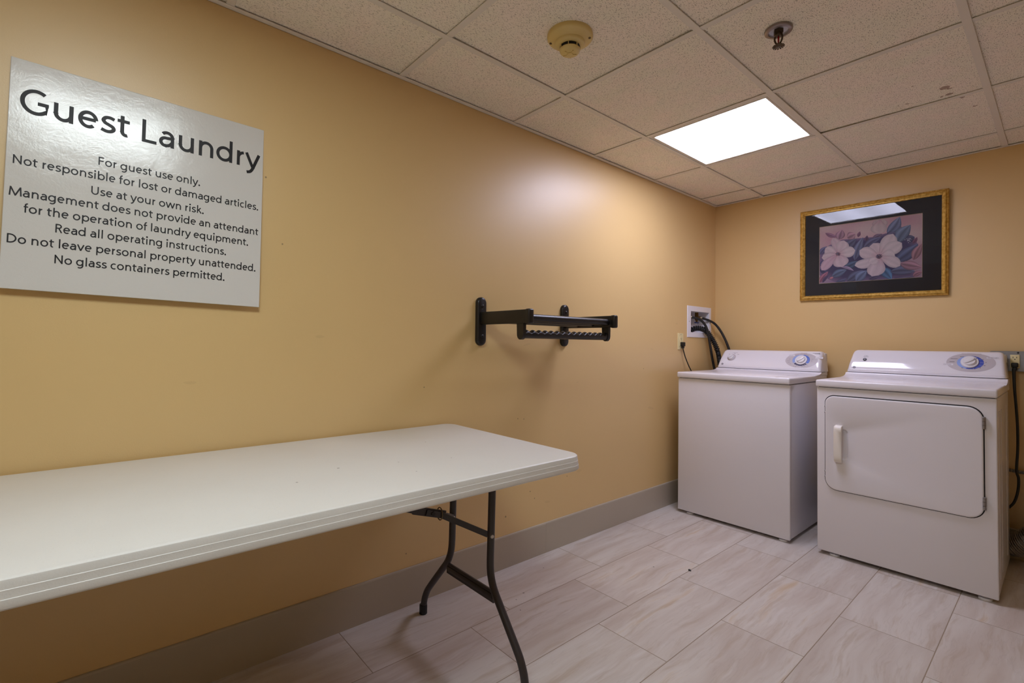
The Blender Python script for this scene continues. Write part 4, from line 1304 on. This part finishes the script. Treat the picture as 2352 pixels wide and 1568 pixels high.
for sgn in (-1, 1):
    pts = [TS @ Vector((sgn * x_, 0, h_)) for x_, h_ in ((0.0098, 0.020), (0.0122, 0.027), (0.0118, 0.035), (0.0085, 0.044), (0.0040, 0.0500), (0.0, 0.0515))]
    b.tube(spline(pts, 4), 0.0029, 10)
b.lathe([(0.0048, 0.0485), (0.0048, 0.0570)], 16, TS)
b.build('frame', M['sprink_bronze'], root, 40)
b = MB(); b.lathe([(0.0008, 0.0225), (0.0026, 0.026), (0.0026, 0.044), (0.0012, 0.0490)], 14, TS)
b.build('glass_bulb', M['red_glass'], root, 60)
b = MB()
n_t = 14
for k in range(n_t):
    a0, a1 = 2 * math.pi * (k + 0.16) / n_t, 2 * math.pi * (k + 0.84) / n_t
    q = []
    for zz in (0.0560, 0.0572):
        q.append([TS @ Vector((r_ * math.cos(a), r_ * math.sin(a), zz + (0.0022 if r_ > 0.01 else 0))) for r_, a in ((0.0065, a0), (0.0185, a0), (0.0190, (a0 + a1) / 2), (0.0185, a1), (0.0065, a1))])
    b.rings(q, smooth=False)
b.lathe([(0.0098, 0.0560), (0.0098, 0.0574), (0.004, 0.0578)], 28, TS)
b.build('deflector', M['sprink_bronze'], root)

# ---------------------------------------------------------------- hose box, hoses and outlets
root = empty('washer_outlet_box', (0, -0.247, 1.13), 'white recessed hose box in the left wall above the washer', 'outlet box')
b = MB()
def hb(y0, y1, z0, z1, x): return [(x, y0, z0), (x, y1, z0), (x, y1, z1), (x, y0, z1)]
b.rings([hb(-0.4185, -0.0755, 1.1295, 1.3555, 0.0), hb(-0.4185, -0.0755, 1.1295, 1.3555, 0.0035), hb(-0.4165, -0.0775, 1.1315, 1.3535, 0.0055), hb(hy0 + .001, hy1 - .001, hz0 + .001, hz1 - .001, 0.0055), hb(hy0 + .001, hy1 - .001, hz0 + .001, hz1 - .001, -0.004)],
        cap0=False, cap1=False, smooth=False)
b.build('flange', M['white_plastic'], root)
b = MB()
b.rings([hb(hy0 + .001, hy1 - .001, hz0 + .001, hz1 - .001, -0.003), hb(hy0 + .001, hy1 - .001, hz0 + .001, hz1 - .001, -0.088)], cap0=False, smooth=False)
for zz in (1.228, 1.236):
    b.box(-0.088, -0.086, -0.20, -0.115, zz, zz + 0.0022)
b.build('recess', M['white_plastic'], root)
def valve(yv, hmat, mb_name):
    b = MB()
    b.tube([(-0.052, yv, 1.318), (-0.052, yv, 1.296)], 0.0125, 14)
    b.tube([(-0.052, yv, 1.298), (-0.052, yv, 1.262)], 0.0150, 6)
    b.tube([(-0.052, yv, 1.264), (-0.052, yv, 1.244)], [0.010, 0.006], 12)
    b.tube([(-0.052, yv, 1.280), (-0.030, yv + 0.014, 1.279)], 0.0105, 12)
    v_ = b.build('valve', M['brass'], root, 40)
    b = MB(); b.tube([(-0.046, yv + 0.010, 1.280), (-0.024, yv + 0.026, 1.2775)], 0.0125, 10)
    b.build('coupling', M['nickel'], v_, 40)
    b = MB(); b.box(-0.058, -0.046, yv - 0.026, yv + 0.026, 1.2380, 1.2470, 0.003, 2)
    b.build('valve_handle', hmat, v_, 40)
valve(-0.335, M['red_handle'], 'hot')
valve(-0.185, M['blue_handle'], 'cold')
for yv, zv in ((-0.396, 1.243), (-0.0905, 1.243)):
    b = MB(); b.lathe([(0.0035, 0.0052), (0.0035, 0.0062)], 12, Matrix.Translation((0, yv, zv)) @ Matrix.Rotation(math.radians(90), 4, 'Y'))
    b.build('screw', M['hinge'], root)

b = MB(); b.tube(spline([(-0.028, -0.312, 1.2780), (0.004, -0.272, 1.268), (0.028, -0.244, 1.243), (0.044, -0.217, 1.195), (0.050, -0.190, 1.11), (0.050, -0.162, 1.03), (0.047, -0.131, 0.96), (0.052, -0.110, 0.89), (0.065, -0.072, 0.78), (0.10, -0.05, 0.66)], 8), 0.0088, 14)
tag(b.build('water_hose', M['hose'], None, 60), 'smooth black hose dropping from left side of the hose box', 'hose', 'washer supply hoses')
b = MB(); b.tube(spline([(-0.026, -0.162, 1.2775), (0.006, -0.118, 1.262), (0.036, -0.080, 1.236), (0.066, -0.062, 1.192), (0.094, -0.052, 1.136), (0.118, -0.046, 1.076), (0.134, -0.042, 1.02), (0.146, -0.040, 0.94), (0.15, -0.040, 0.80), (0.16, -0.045, 0.66)], 8), 0.0088, 14)
tag(b.build('water_hose', M['hose'], None, 60), 'smooth black hose arching from box to behind washer console', 'hose', 'washer supply hoses')
path = spline([(-0.050, -0.290, 1.168), (-0.040, -0.280, 1.184), (-0.020, -0.258, 1.197), (0.006, -0.226, 1.195), (0.026, -0.190, 1.178), (0.044, -0.160, 1.138), (0.060, -0.134, 1.092), (0.072, -0.114, 1.040), (0.079, -0.100, 0.985), (0.081, -0.088, 0.93), (0.082, -0.075, 0.85), (0.084, -0.060, 0.74), (0.09, -0.055, 0.62)], 40)
acc = 0.0
rr_ = []
for i, p in enumerate(path):
    if i:
        acc += (p - path[i - 1]).length
    fine = 0.0140 if acc < 0.30 else 0.0075
    rr_.append(0.0165 + (0.0042 if acc < 0.30 else 0.0020) * math.sin(2 * math.pi * acc / fine))
b = MB(); b.tube(path, rr_, 16)
tag(b.build('drain_hose', M['hose'], None, 60), 'ribbed black drain hose hooked over hose box edge', 'hose')

# power outlet on the left wall
def duplex(root, M4, plate_w, plate_h, box_metal):
    """duplex receptacle; local x across, y up, z out of the wall"""
    b = MB()
    if not box_metal:
        o_ = rrect(-plate_w / 2, plate_w / 2, -plate_h / 2, plate_h / 2, 0.003, 3)
        b.rings([[(p[0], p[1], 0) for p in o_], [(p[0], p[1], 0.0035) for p in o_], [(p[0] * 0.93, p[1] * 0.96, 0.006) for p in o_]], smooth=False)
        pl = b.build('cover_plate', M['ivory'], root, 30, M4)
    b = MB()
    b.box(-0.0168, 0.0168, -0.034, 0.034, 0.0, 0.0085, 0.0012, 2)
    rc = b.build('receptacle', M['ivory'], root, 30, M4)
    for s_ in (-1, 1):
        b = MB()
        for xx, hh in ((-0.0064, 0.0085), (0.0064, 0.0070)):
            b.box(xx - 0.0011, xx + 0.0011, s_ * 0.0185 + 0.002 - hh / 2, s_ * 0.0185 + 0.002 + hh / 2, 0.0080, 0.0089)
        b.lathe([(0.0025, 0.0080), (0.0025, 0.0089)], 12, Matrix.Translation((0, s_ * 0.0185 - 0.0075, 0)))
        b.build('socket', M['slot'], rc, None, M4)
        if not box_metal:
            b = MB()
            b.lathe([(0.0032, 0.0055), (0.0032, 0.0068)], 12, Matrix.Translation((0, s_ * 0.0485, 0)))
            b.build('screw', M['hinge'], root, None, M4)
def wallM(x, y, z, side):
    if side == 'left':   # out = +x
        return Matrix(((0, 0, 1, x), (1, 0, 0, y), (0, 1, 0, z), (0, 0, 0, 1)))
    return Matrix(((1, 0, 0, x), (0, 0, -1, y), (0, 1, 0, z), (0, 0, 0, 1)))
root = empty('power_outlet', (0, -0.510, 1.042), 'ivory power outlet plate on the left wall above the washer corner', 'outlet')
duplex(root, wallM(0, -0.510, 1.0985, 'left'), 0.070, 0.1145, False)
root = empty('power_cable', (0.02, -0.510, 1.06), 'thin black cord with plug dropping beside washer left edge', 'cord')
b = MB(); b.box(0.0085, 0.034, -0.5235, -0.4965, 1.0640, 1.0935, 0.004, 3); b.box(0.012, 0.030, -0.519, -0.501, 1.050, 1.066, 0.004, 2)
b.build('plug', M['rubber'], root, 40)
b = MB(); b.tube(spline([(0.021, -0.510, 1.054), (0.023, -0.505, 1.035), (0.028, -0.488, 0.988), (0.034, -0.454, 0.930), (0.040, -0.424, 0.885), (0.045, -0.40, 0.82), (0.05, -0.37, 0.70), (0.05, -0.33, 0.55), (0.05, -0.25, 0.45)], 8), 0.0036, 10)
b.build('cable', M['rubber'], root, 60)

# metal box with outlet on the back wall, right of the dryer
root = empty('metal_outlet_box', (1.575, 0, 0.96), 'galvanised box with ivory outlet on the back wall behind dryer', 'outlet')
b = MB(); b.box(1.505, 1.648, -0.038, 0, 0.9630, 1.0615, 0.006, 3)
bx = b.build('box', M['steel_grey'], root, 40)
b = MB()
o_ = rrect(1.502, 1.651, 0.9605, 1.0640, 0.012, 4)
b.rings([[(p[0], -0.038, p[1]) for p in o_], [(p[0], -0.0405, p[1]) for p in o_], [(1.5765 + (p[0] - 1.5765) * 0.975, -0.0425, 1.01225 + (p[1] - 1.01225) * 0.97) for p in o_]], smooth=False)
b.build('cover', M['steel_grey'], root, 30)
for xx, zz in ((1.640, 1.0540), (1.640, 0.9700), (1.514, 1.0540), (1.514, 0.9700), (1.6085, 1.0560)):
    b = MB(); b.lathe([(0.0042, 0.0), (0.0042, 0.0018), (0.002, 0.0026)], 14, Matrix.Translation((xx, -0.0423, zz)) @ Matrix.Rotation(math.radians(90), 4, 'X'))
    b.build('screw', M['gap'], root, 40)
duplex(root, wallM(1.597, -0.0405, 1.0115, 'back'), 0.070, 0.1145, True)
root = empty('power_cable', (1.595, -0.06, 0.96), 'black cord hanging from metal outlet box down right of dryer', 'cord')
b = MB(); b.box(1.584, 1.610, -0.078, -0.0490, 0.982, 1.005, 0.005, 3); b.box(1.588, 1.606, -0.074, -0.054, 0.966, 0.984, 0.005, 3)
b.build('plug', M['rubber'], root, 40)
b = MB()
pth = spline([(1.594, -0.066, 0.972), (1.595, -0.078, 0.93), (1.597, -0.090, 0.87), (1.602, -0.095, 0.78), (1.606, -0.098, 0.68), (1.606, -0.10, 0.58), (1.6015, -0.10, 0.49), (1.602, -0.10, 0.455), (1.6075, -0.10, 0.43), (1.607, -0.10, 0.39), (1.601, -0.10, 0.345), (1.590, -0.10, 0.305), (1.572, -0.098, 0.275)], 8)
b.tube(pth, [0.0075 - 0.002 * min(1, i / 20) for i in range(len(pth))], 12)
b.build('cable', M['rubber'], root, 60)

# corrugated gas connector and foil vent duct behind the dryer
path = spline([(1.50, -0.022, 0.449), (1.56, -0.022, 0.452), (1.62, -0.022, 0.449), (1.70, -0.022, 0.450), (1.80, -0.022, 0.447), (1.845, -0.021, 0.446), (1.860, -0.014, 0.446), (1.864, -0.002, 0.446)], 50)
acc = 0.0; rr_ = [0.0085]
for p_, q_ in zip(path[:-1], path[1:]):
    acc += (q_ - p_).length
    rr_.append(0.0085 + 0.0014 * math.sin(2 * math.pi * acc / 0.0062))
b = MB(); b.tube(path, rr_, 12)
tag(b.build('gas_connector', M['steel_grey'], None, 60), 'corrugated metal gas line along back wall behind hanging cord', 'pipe')
dp = spline([(1.47, -0.054, 0.085), (1.54, -0.056, 0.088), (1.60, -0.085, 0.100), (1.66, -0.110, 0.150), (1.715, -0.112, 0.22), (1.745, -0.106, 0.275), (1.756, -0.075, 0.322), (1.758, -0.032, 0.345), (1.758, -0.003, 0.350)], 60)
acc = 0.0; rr_ = []
rnd = random.Random(8)
for i, p in enumerate(dp):
    if i:
        acc += (p - dp[i - 1]).length
    rr_.append(min(0.0555, 0.045 + max(0.0, p.x - 1.54) * 0.25) + 0.0034 * math.sin(2 * math.pi * acc / 0.0095) + 0.0018 * math.sin(acc * 61))
rr_[0] = 0.052
b = MB(); b.tube(dp, rr_, 28)
tag(b.build('vent_duct', M['foil'], None, 60), 'crumpled silver foil vent duct on floor behind the dryer', 'duct')

# crumb of debris on a floor joint
b = MB()
b.tube([(0.578, -1.436, 0.004), (0.585, -1.433, 0.005), (0.591, -1.434, 0.003)], [0.003, 0.0042, 0.0022], 7)
tag(b.build('debris_crumb', M['leg'], None, 40), 'tiny dark crumb lying on a floor tile joint', 'crumb')
bpy.context.view_layer.update()
